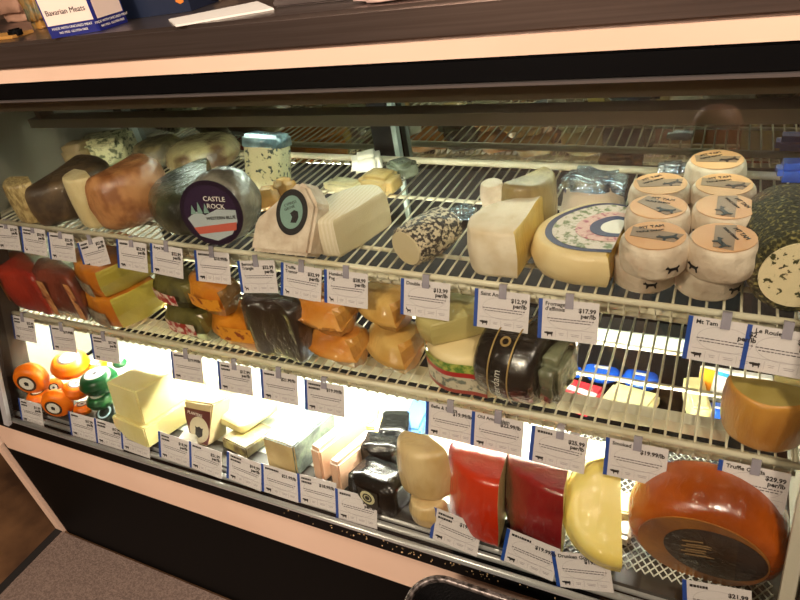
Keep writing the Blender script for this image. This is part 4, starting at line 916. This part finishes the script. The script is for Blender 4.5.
def symbols_f(b):
    for x, w_ in ((0.032, 0.008), (0.050, 0.013), (0.070, 0.011)):
        bbox(b, x, -0.0003, -0.052, x + w_, 0, -0.0512); bbox(b, x + 0.001, -0.0003, -0.0545, x + w_ - 0.001, 0, -0.0535)
    for x in (0.0275, 0.045, 0.066): bbox(b, x, -0.0003, -0.058, x + 0.0004, 0, -0.047)
    bbox(b, 0.010, -0.0003, -0.0445, 0.085, 0, -0.0440)
    n = 40          # thin oval outline
    A = [(0.048 + 0.034 * math.cos(2 * PI * k / n), -0.028 + 0.018 * math.sin(2 * PI * k / n)) for k in range(n)]
    B = [(0.048 + 0.0335 * math.cos(2 * PI * k / n), -0.028 + 0.0175 * math.sin(2 * PI * k / n)) for k in range(n)]
    va = [b.verts.new((x, -0.0002, z)) for x, z in A]; vb = [b.verts.new((x, -0.0002, z)) for x, z in B]
    for k in range(n): b.faces.new((va[k], va[(k + 1) % n], vb[(k + 1) % n], vb[k]))
ME_SYM = mesh_of(symbols_f); ME_SYM.materials.append(faint)
def outline(pts, s, x, z):
    def f(b):
        a = [b.verts.new((x + p * s, -0.0004, z + q * s)) for p, q in pts]; c = [b.verts.new((x + p * s, 0, z + q * s)) for p, q in pts]
        b.faces.new(a); b.faces.new(c)
        for i in range(len(pts)): b.faces.new((a[i], a[(i + 1) % len(pts)], c[(i + 1) % len(pts)], c[i]))
    return f
COW = [(0, 0.55), (0.1, 0.72), (0.25, 0.68), (0.4, 0.75), (1.0, 0.72), (1.45, 0.78), (1.5, 0.2), (1.42, 0.55), (1.38, 0.4), (1.36, 0), (1.24, 0), (1.2, 0.32), (0.7, 0.25), (0.66, 0), (0.54, 0), (0.5, 0.3), (0.38, 0.4), (0.12, 0.42)]
GOAT = [(0, 0.78), (0.12, 0.9), (0.1, 1.15), (0.2, 0.95), (0.3, 0.85), (0.42, 0.62), (1.0, 0.60), (1.1, 0.7), (1.08, 0.45), (1.06, 0), (0.96, 0), (0.92, 0.32), (0.55, 0.30), (0.5, 0), (0.4, 0), (0.38, 0.35), (0.22, 0.6), (0.1, 0.66)]
ME_COW = mesh_of(outline(COW, 0.0092, 0.010, -0.0575)); ME_COW.materials.append(ink)
ME_GOAT = mesh_of(outline(GOAT, 0.0085, 0.010, -0.0575)); ME_GOAT.materials.append(ink)
def bars_f(n):
    def f(b):
        rnd = random.Random(n); x = 0.010
        for row in range(1 + n % 2):
            x = 0.010
            for _ in range(6 + n % 3):
                w_ = 0.002 + 0.0024 * rnd.random(); bbox(b, x, -0.0004, -0.0095 - row * 0.0075, x + w_, 0, -0.0055 - row * 0.0075); x += w_ + 0.0008
    return f
ME_BARS = [mesh_of(bars_f(k)) for k in range(4)]
for m_ in ME_BARS: m_.materials.append(ink)
ME_CLIP = mesh_of(lambda b: (bbox(b, 0.040, -0.0022, -0.012, 0.052, -0.0010, 0.010), bbox(b, 0.040, -0.0022, 0.010, 0.052, 0.012, 0.0112)))
ME_CLIP.materials.append(clip_m)
def link2(name, me, parent):
    o = bpy.data.objects.new(name, me); COL.objects.link(o); o.parent = parent; return o
def price_tag(x, y, z, roll, title, price, animal, label, clip=True, small=False, stripe=True, seedn=0, grp=''):
    t = empty('price_tag', (x, y, z), (0, 0, 0), label, 'price tag', grp)
    t.rotation_euler = (Matrix.Rotation(-math.atan(0.40), 3, 'X') @ Matrix.Rotation(-R(roll), 3, 'Y')).to_euler()
    link2('card', ME_CARD, t); link2('description_print', ME_LINES, t); link2('symbol_print', ME_SYM, t)
    if stripe: link2('blue_stripe', ME_STRIPE, t)
    link2('animal_symbol', ME_GOAT if animal == 'goat' else ME_COW, t)
    if title:
        for k, ln in enumerate(title.split('|')): text('title_print', ln, 0.0085, ink, t, (0.010, -0.0002, -0.0095 - 0.0078 * k), (90, 0, 0), 0.0002, 'LEFT', 0.0002)
    else: link2('title_print', ME_BARS[seedn % 4], t)
    pr, un = price
    text('price_print', pr + ('' if un else '/lb'), 0.0092, ink, t, (0.085, -0.0002, -0.0165), (90, 0, 0), 0.0002, 'RIGHT', 0.0003)
    if un: text('price_print', 'per/lb', 0.0092, ink, t, (0.085, -0.0002, -0.0245), (90, 0, 0), 0.0002, 'RIGHT', 0.0003)
    if clip: link2('clear_clip', ME_CLIP, t)
    return t
P1 = lambda s: (s, True)
P0 = lambda s: (s, False)
price_tag(-1.5575, 0.7832, 1.0281, 1.5, None, P1('$22.99'), 'cow', 'price tag: leftmost tag on the upper rail, cut by the photo edge', clip=True, seedn=0, grp='price tags on the upper rail')
price_tag(-1.4581, 0.783, 1.0275, -2.0, None, P1('$22.99'), 'goat', 'price tag: second tag from the left on the upper rail', clip=True, seedn=1, grp='price tags on the upper rail')
price_tag(-1.362, 0.7802, 1.0204, -0.2, None, P1('$22.99'), 'cow', 'price tag: third tag from the left on the upper rail', clip=True, seedn=2, grp='price tags on the upper rail')
price_tag(-1.2628, 0.7735, 1.0038, 15.0, None, P1('$22.99'), 'cow', 'price tag: crookedly hung tag on the upper rail under the orange-brown half wheel', clip=True, seedn=3, grp='price tags on the upper rail')
price_tag(-1.1358, 0.7803, 1.0208, -2.1, None, P1('$22.99'), 'cow', 'price tag: tag on the upper rail over the yellow cut wedges, fifth from the left', clip=True, seedn=4, grp='price tags on the upper rail')
price_tag(-1.0354, 0.78, 1.0199, -3.3, 'Royal Blue', P1('$22.99'), 'cow', 'price tag: tag on the upper rail above the upper sage green wedge', clip=True, seedn=5, grp='price tags on the upper rail')
price_tag(-0.915, 0.7782, 1.0155, 0.9, None, P0('$18.99'), 'cow', 'price tag: tag on the upper rail under the round plum-black label', clip=True, seedn=6, grp='price tags on the upper rail')
price_tag(-0.8068, 0.7735, 1.0039, 6.3, 'Bermuda|Triangle', P1('$32.99'), 'goat', 'price tag: goat tag with two-line title below the triangular parcel, leftmost of three touching', clip=True, seedn=7, grp='price tags on the upper rail')
price_tag(-0.7027, 0.7763, 1.0108, -3.1, 'Truffle|Tremor', P1('$32.99'), 'goat', 'price tag: goat tag on the upper rail, middle one of three touching goat tags', clip=True, seedn=8, grp='price tags on the upper rail')
price_tag(-0.6087, 0.7748, 1.0069, -0.3, 'Humboldt|Fog', P1('$28.99'), 'goat', 'price tag: goat tag under the half brie, rightmost of three touching goat tags', clip=True, seedn=9, grp='price tags on the upper rail')
price_tag(-0.4557, 0.7745, 1.0062, -0.6, 'Double Edge', P1('$13.99'), 'goat', 'price tag: tag with a goat hanging alone under the ash-coated log', clip=True, seedn=10, grp='price tags on the upper rail')
price_tag(-0.3247, 0.7734, 1.0035, -0.4, 'Saint André', P1('$12.99'), 'cow', 'price tag: cow tag priced $12.99 on the upper rail above the black gouda', clip=True, seedn=11, grp='price tags on the upper rail')
price_tag(-0.222, 0.7718, 0.9995, 1.1, "Fromager|d'affinois", P1('$17.99'), 'cow', 'price tag: cow tag priced $17.99 under the floral purple-ringed half wheel', clip=True, seedn=12, grp='price tags on the upper rail')
price_tag(-0.0141, 0.7719, 0.9998, -2.3, 'Mt Tam', P1('$2'), 'cow', 'price tag: overlapped upper rail tag under the small paper-wrapped wheels', clip=True, seedn=13, grp='price tags on the upper rail')
price_tag(0.0576, 0.7708, 0.997, -2.7, 'Le Roule', P1('$24.99'), 'cow', 'price tag: rightmost tag on the upper rail, below the herb-crusted roll', clip=True, seedn=14, grp='price tags on the upper rail')
price_tag(-1.5589, 0.7052, 0.808, 0.7, None, P1('$22.99'), 'cow', 'price tag: leftmost tag on the lower rail', clip=True, seedn=15, grp='price tags on the lower rail')
price_tag(-1.4131, 0.7029, 0.8022, 3.3, None, P0('$19.99'), 'cow', 'price tag: lower rail tag above the small goudas, under the banded maroon piece', clip=True, seedn=16, grp='price tags on the lower rail')
price_tag(-1.2672, 0.7022, 0.8006, 2.3, None, P1('$17.99'), 'cow', 'price tag: lower rail tag under the yellow cut wedges', clip=True, seedn=17, grp='price tags on the lower rail')
price_tag(-1.0144, 0.7016, 0.799, 2.1, None, P0('$19.99'), 'cow', 'price tag: lower rail tag under the sage green wedges', clip=True, seedn=18, grp='price tags on the lower rail')
price_tag(-0.8826, 0.7013, 0.7981, 1.0, None, P1('$17.99'), 'cow', 'price tag: lower rail tag under the orange labelled wedges', clip=True, seedn=19, grp='price tags on the lower rail')
price_tag(-0.7713, 0.7019, 0.7997, 1.3, None, P0('$21.99'), 'cow', 'price tag: lower rail tag under the dark brown wrapped cheese', clip=True, seedn=20, grp='price tags on the lower rail')
price_tag(-0.6658, 0.7011, 0.7977, 1.0, None, P0('$19.99'), 'cow', 'price tag: lower rail tag under the smoky orange wedges', clip=True, seedn=21, grp='price tags on the lower rail')
price_tag(-0.4097, 0.7031, 0.8027, -0.1, 'Belle & Bianca', P0('$19.99'), 'cow', 'price tag: lower rail tag above the orange-red wax wedge, left of two touching tags', clip=True, seedn=22, grp='price tags on the lower rail')
price_tag(-0.325, 0.7026, 0.8016, -0.6, 'Old Amsterdam', P0('$22.99'), 'cow', 'price tag: lower rail tag under the black gouda, right of two touching tags', clip=True, seedn=23, grp='price tags on the lower rail')
price_tag(-0.2225, 0.7014, 0.7986, -2.0, None, P1('$25.99'), 'cow', 'price tag: lower rail tag above the crimson wedge', clip=True, seedn=24, grp='price tags on the lower rail')
price_tag(-0.1079, 0.7033, 0.8033, 0.3, 'Smoked', P0('$19.99'), 'cow', 'price tag: lower rail tag between the yellow wheel and the smoked wheel', clip=True, seedn=25, grp='price tags on the lower rail')
price_tag(0.0471, 0.7038, 0.8044, -0.7, 'Truffle Gouda', P1('$29.99'), 'cow', 'price tag: tag priced $29.99 on the lower rail hanging over the smoked wheel', clip=True, seedn=26, grp='price tags on the lower rail')
price_tag(-1.5227, 0.5972, 0.6305, 0.6, None, P1('$17.99'), 'cow', 'price tag: leftmost sill tag in front of the orange goudas', clip=False, seedn=27, grp='price tags on the front sill')
price_tag(-1.3319, 0.5986, 0.6341, 0.3, None, P1('$17.99'), 'cow', 'price tag: sill tag right of the front orange gouda', clip=False, seedn=28, grp='price tags on the front sill')
price_tag(-1.2405, 0.5991, 0.6352, -0.9, None, P1('$17.99'), 'cow', 'price tag: sill tag in front of the near-black gouda', clip=False, seedn=29, grp='price tags on the front sill')
price_tag(-1.1534, 0.6005, 0.6387, -2.2, None, P1('$17.99'), 'cow', 'price tag: sill tag leaning on the left cheddar block corner', clip=False, seedn=30, grp='price tags on the front sill')
price_tag(-1.0336, 0.604, 0.6474, -2.4, None, P1('$18.99'), 'cow', 'price tag: sill tag in front of the lower cheddar block', clip=False, seedn=31, grp='price tags on the front sill')
price_tag(-0.9433, 0.6028, 0.6446, -3.5, None, P1('$21.99'), 'cow', 'price tag: sill tag beneath the oval crest label', clip=False, seedn=32, grp='price tags on the front sill')
price_tag(-0.8389, 0.6035, 0.6462, -5.2, None, P1('$19.99'), 'cow', 'price tag: sill tag in front of the layered pale blocks', clip=False, seedn=33, grp='price tags on the front sill')
price_tag(-0.7517, 0.6015, 0.6412, -1.1, None, P0('$21.99'), 'cow', 'price tag: sill tag in front of the tan face of the grey-rind block', clip=False, seedn=34, grp='price tags on the front sill')
price_tag(-0.6644, 0.6017, 0.6417, 1.1, None, P0('$18.99'), 'cow', 'price tag: sill tag in front of the blush bars', clip=False, seedn=35, grp='price tags on the front sill')
price_tag(-0.5779, 0.5984, 0.6335, 1.3, None, P1('$16.99'), 'cow', 'price tag: sill tag below the black parcel with cream seal', clip=False, seedn=36, grp='price tags on the front sill')
price_tag(-0.3755, 0.6052, 0.6505, -6.7, None, P0('$19.99'), 'cow', 'price tag: tilted sill tag left of the orange-red wedge foot', clip=False, seedn=37, grp='price tags on the front sill')
price_tag(-0.2446, 0.6048, 0.6496, -7.5, None, P0('$19.99'), 'cow', 'price tag: tilted sill tag in front of the crimson wedge', clip=False, seedn=38, grp='price tags on the front sill')
price_tag(-0.1709, 0.5978, 0.632, 12.6, 'Drunken Goat', P0('$19.99'), 'cow', 'price tag: sill tag in front of the pale-yellow leaning wheel', clip=False, seedn=39, grp='price tags on the front sill')
price_tag(0.0202, 0.6037, 0.6468, 7.5, None, P1('$21.99'), 'cow', 'price tag: sill tag below the smoked wheel at the lower right', clip=False, seedn=40, grp='price tags on the front sill')


# ---------------------------------------------------------------- net mat on the deck
net = []
x0, x1, y0, y1 = -0.20, 0.145, 0.63, 0.97
st_ = 0.013
k = -60
while k < 90:
    for sgn in (1, -1):
        # line x = c + sgn*0.7*(y-y0)
        c = x0 + k * st_
        pts = []
        for yy in (y0, y1):
            pts.append((c + sgn * 0.7 * (yy - y0), yy))
        (xa, ya), (xb, yb) = pts
        def cut(xa, ya, xb, yb):
            t0, t1 = 0.0, 1.0
            for q, lim, s in ((0, x0, 1), (0, x1, -1)):
                d = xb - xa
                if abs(d) < 1e-9: continue
                t = (lim - xa) / d
                if (d > 0) == (s > 0): t0 = max(t0, t)
                else: t1 = min(t1, t)
            return t0, t1
        t0, t1 = cut(xa, ya, xb, yb)
        if t1 - t0 > 0.02:
            net.append([(xa + (xb - xa) * t0, ya + (yb - ya) * t0, 0.6005 + 0.0008 * sgn), (xa + (xb - xa) * t1, ya + (yb - ya) * t1, 0.6005 + 0.0008 * sgn)])
    k += 1
o = rods('net_mat', net, 0.0013, mat('white_net_plastic', (214, 216, 204), 0.4), None, 4); tilt(o); tag(o, 'white diamond net plastic mat on the right part of the deck', 'mat')

# ---------------------------------------------------------------- on top of the counter
ZC = 1.4205
def carton(label, a, b, h, lean=0):
    """blue carton with pale upper panel; a, b are the two front bottom corners"""
    a = Vector(a); b = Vector(b); d = b - a; w_ = d.length
    t = empty('blue_white_carton', tuple(a), (lean, 0, math.degrees(math.atan2(d.y, d.x))), label, 'carton', 'blue and white cartons')
    box('carton_body', (0, 0, 0), (w_, 0.045, h), mat('royal_blue_card', (26, 34, 112), 0.4), t)
    box('pale_panel', (0.003, -0.0007, 0.020), (w_ - 0.003, 0, h - 0.003), mat('cream_panel_card', (244, 222, 206), 0.5), t)
    text('small_lettering', 'MADE WITH UNCURED MEAT', 0.0058, white_p, t, (w_ / 2, -0.0004, 0.0125), (90, 0, 0), 0.0002, 'CENTER')
    text('small_lettering', 'NO MSG  GLUTEN FREE', 0.0052, white_p, t, (w_ / 2, -0.0004, 0.0055), (90, 0, 0), 0.0002, 'CENTER')
    return t, w_
c1, w1 = carton('blue and white carton lettered on its pale panel, left one on the counter', (-1.0833, 0.7966, 1.4205), (-0.9952, 0.8286, 1.4205), 0.085)
text('title_lettering', 'Bavarian Meats', 0.0125, mat('charcoal_ink', (60, 44, 48), 0.5), c1, (0.008, -0.0011, 0.036), (90, 0, 0), 0.0003)
c2, w2 = carton('blue and white carton, right one set slightly back on the counter', (-0.9915, 0.8276, 1.4205), (-0.9931, 0.8936, 1.4205), 0.085)
dk = mat('slate_blue_card', (28, 38, 60), 0.4)
for k, (lab) in enumerate(('lower slate-blue carton with small orange emblem behind the blue and white ones', 'upper slate-blue carton with small orange emblem behind the blue and white ones')):
    p = Vector((-1.0422, 0.8711, 1.4205)) + Vector((0, 0.05, 0.0455 * k))
    t = empty('slate_blue_carton', tuple(p), (0, 0, 6), lab, 'carton', 'slate blue cartons')
    box('carton_body', (0, 0, 0), (0.165, 0.09, 0.045), dk, t)
    poly_prism('orange_emblem', [(0.138, 0.018), (0.146, 0.014), (0.154, 0.016), (0.158, 0.026), (0.148, 0.030), (0.140, 0.028)], -0.0006, 0, mat('orange_emblem_print', (222, 130, 50), 0.4), t)
p0, p1, p2, p3 = [Vector(q) for q in ((-0.8583, 0.8577, 1.4205), (-0.7849, 0.7945, 1.4205), (-0.6394, 0.8577, 1.4205), (-0.7347, 0.9463, 1.4205))]
bm = bmesh.new(); vs = [bm.verts.new((q.x, q.y, ZC + z)) for z in (0, 0.003) for q in (p0, p1, p2, p3)]
for q in ((0, 3, 2, 1), (4, 5, 6, 7), (0, 1, 5, 4), (1, 2, 6, 5), (2, 3, 7, 6), (3, 0, 4, 7)): bm.faces.new([vs[i] for i in q])
tag(link('white_paper_sheet', bm_mesh('white_paper_sheet', bm), white_p), 'white paper strip lying flat on the counter right of the cartons', 'paper')
sack('pink_bag', 'pinkish paper bag on the counter at the upper left corner', tuple(Vector((-1.5301, 1.0454, 1.4205)) + Vector((-0.02, 0.05, 0))), (0.13, 0.07, 0.11), mat('pink_kraft', (176, 136, 112), 0.6, bump=0.3), cat='bag', amp=0.006)
sack('black_small_item', 'small black rubbery item on the counter left of the blue cartons', (-1.2630, 0.8568, 1.4205), (0.028, 0.02, 0.016), black, cat='holder', amp=0.002)
sack('green_clear_bag', 'crinkled clear bag with green and orange bits left of the cartons', tuple(Vector((-1.2848, 0.9183, 1.4205)) + Vector((0, 0.02, 0))), (0.05, 0.04, 0.09), mat('mixed_bag', (110, 110, 84), 0.2, col2=(180, 130, 60), scale=40, film=1.0, bump=0.5), cat='bag', amp=0.005)
block('ochre_board', 'flat ochre wooden board on the counter under the pinkish bag', tuple(Vector((-1.2806, 0.8536, 1.4205)) + Vector((-0.03, 0.01, 0))), (0.12, 0.05, 0.006), mat('ochre_wood', (190, 140, 70), 0.5), cat='board', bevel=0.001, amp=0)
block('clear_tub', 'low frosted plastic tub on the counter behind the white paper strip', tuple(Vector((-0.9321, 1.0013, 1.4205)) + Vector((0, 0.04, 0))), (0.10, 0.08, 0.03), mat('frosted_tub', (170, 148, 124), 0.3, film=0.6), cat='tub', bevel=0.006)
block('grey_box', 'low grey metal tray on the counter behind the steel front edge', tuple(Vector((-0.5721, 0.8794, 1.4205)) + Vector((0, 0.03, 0))), (0.16, 0.07, 0.012), mat('grey_tray', (116, 106, 102), 0.35, metal=0.6), cat='tray', bevel=0.003, amp=0)
sack('pale_towel', 'crumpled pale cloth on the counter right of the grey tray', tuple(Vector((-0.4112, 0.8318, 1.4205)) + Vector((0, 0.02, 0))), (0.14, 0.06, 0.014), mat('pale_cloth', (220, 190, 180), 0.8), cat='cloth', amp=0.004)

# ---------------------------------------------------------------- black bin in front of the case
bn = empty('wire_waste_bin', (-0.235, 0.40, 0), (0, 0, 0), 'black mesh bin with rounded metal rim standing before the case, bottom edge', 'bin')
def rrect(w_, d_, r_, z, n=8):
    P = []
    for (cx, cy, a) in ((w_ - r_, d_ - r_, 0), (-w_ + r_, d_ - r_, 90), (-w_ + r_, -d_ + r_, 180), (w_ - r_, -d_ + r_, 270)):
        for k in range(n + 1):
            t = R(a + 90 * k / n); P.append((cx + r_ * math.cos(t), cy + r_ * math.sin(t), z))
    return P
bm = bmesh.new(); rings = []
for z, s in ((0.0, 0.86), (0.60, 1.0), (0.60, 0.985), (0.012, 0.845)):
    rings.append([bm.verts.new(p) for p in rrect(0.13 * s, 0.11 * s, 0.05 * s, z)])
for a, b in zip(rings, rings[1:]):
    for k in range(len(a)): bm.faces.new((a[k], a[(k + 1) % len(a)], b[(k + 1) % len(b)], b[k]))
bm.faces.new(rings[0]); bm.faces.new(rings[-1])
link('bin_body', bm_mesh('bin_body', bm), mat('black_mesh', (14, 12, 11), 0.5, bump=0.6, bscale=220), bn)
rr = rrect(0.132, 0.112, 0.05, 0.603); rods('rim', [rr + [rr[0], rr[1]]], 0.006, mat('worn_rim', (120, 110, 104), 0.35, col2=(40, 34, 30), scale=120, metal=0.5), bn, 8)

# ---------------------------------------------------------------- the customer taking the picture, seen in the dark mirror doors
per = empty('person', (-0.02, -0.36, 0), (0, 0, 0), 'person in khaki trousers and dark top mirrored in the rear doors', 'person')
def skin(name, verts, edges, radii, m, parent, sub=2):
    me = bpy.data.meshes.new(name); me.from_pydata(verts, edges, [])
    o = bpy.data.objects.new(name, me); COL.objects.link(o); o.parent = parent
    sk = o.modifiers.new('skin', 'SKIN'); sk.use_smooth_shade = True
    for i, v in enumerate(me.skin_vertices[0].data): v.radius = radii[i] if isinstance(radii[i], tuple) else (radii[i], radii[i]); v.use_root = (i == 0)
    sb = o.modifiers.new('sub', 'SUBSURF'); sb.levels = sub; sb.render_levels = sub
    dg = bpy.context.evaluated_depsgraph_get(); nm = bpy.data.meshes.new_from_object(o.evaluated_get(dg))
    o.modifiers.clear(); o.data = nm; nm.materials.clear(); nm.materials.append(m)
    return o
skinm = mat('skin_tone', (206, 156, 126), 0.5, sss=0.1)
V = [(0, 0, 0.98), (0, 0, 1.15), (0, 0, 1.36), (0, 0.01, 1.46), (0, 0.02, 1.56), (0, 0.03, 1.68),
     (-0.17, 0, 1.38), (-0.25, 0.03, 1.14), (-0.16, 0.22, 1.20), (0.17, 0, 1.38), (0.25, 0.03, 1.14), (0.16, 0.22, 1.20),
     (-0.09, 0, 0.90), (-0.11, 0.01, 0.50), (-0.12, -0.01, 0.09), (-0.13, 0.12, 0.04), (0.09, 0, 0.90), (0.11, 0.01, 0.50), (0.12, -0.01, 0.09), (0.13, 0.12, 0.04)]
E_ = [(0, 1), (1, 2), (2, 3), (3, 4), (4, 5), (2, 6), (6, 7), (7, 8), (2, 9), (9, 10), (10, 11), (0, 12), (12, 13), (13, 14), (14, 15), (0, 16), (16, 17), (17, 18), (18, 19)]
Rr = [0.12, 0.115, 0.12, 0.05, 0.075, 0.075, 0.055, 0.042, 0.03, 0.055, 0.042, 0.03, 0.08, 0.055, 0.04, 0.035, 0.08, 0.055, 0.04, 0.035]
skin('body', V, E_, Rr, skinm, per)
skin('khaki_trousers', [(0, 0, 1.0), (-0.09, 0, 0.88), (-0.11, 0.01, 0.50), (-0.12, -0.01, 0.08), (0.09, 0, 0.88), (0.11, 0.01, 0.50), (0.12, -0.01, 0.08)], [(0, 1), (1, 2), (2, 3), (0, 4), (4, 5), (5, 6)], [0.15, 0.10, 0.078, 0.07, 0.10, 0.078, 0.07], mat('khaki_cloth', (206, 160, 104), 0.8, bump=0.3, bscale=8), per)
skin('dark_top', [(0, 0, 0.96), (0, 0, 1.15), (0, 0, 1.37), (-0.17, 0, 1.38), (-0.25, 0.03, 1.14), (-0.175, 0.19, 1.19), (0.17, 0, 1.38), (0.25, 0.03, 1.14), (0.175, 0.19, 1.19)], [(0, 1), (1, 2), (2, 3), (3, 4), (4, 5), (2, 6), (6, 7), (7, 8)], [0.15, 0.14, 0.14, 0.07, 0.055, 0.042, 0.07, 0.055, 0.042], mat('dark_cloth', (40, 34, 36), 0.8), per)

# crumbs fallen on the black sill
bm = bmesh.new(); rnd = random.Random(3)
for k in range(90):
    x = rnd.gauss(-0.42, 0.13); y = rnd.uniform(0.574, 0.579) + 0.0; s = rnd.uniform(0.0006, 0.0018)
    g = bmesh.ops.create_icosphere(bm, subdivisions=1, radius=s, matrix=Matrix.Translation((x, rnd.uniform(0.571, 0.5725) - 0.0005, rnd.uniform(0.535, 0.568))))
tag(link('crumbs', bm_mesh('crumbs', bm), mat('crumb', (214, 180, 130), 0.7)), 'tiny pale crumbs stuck along the black sill below the glass', 'crumbs', kind='stuff')
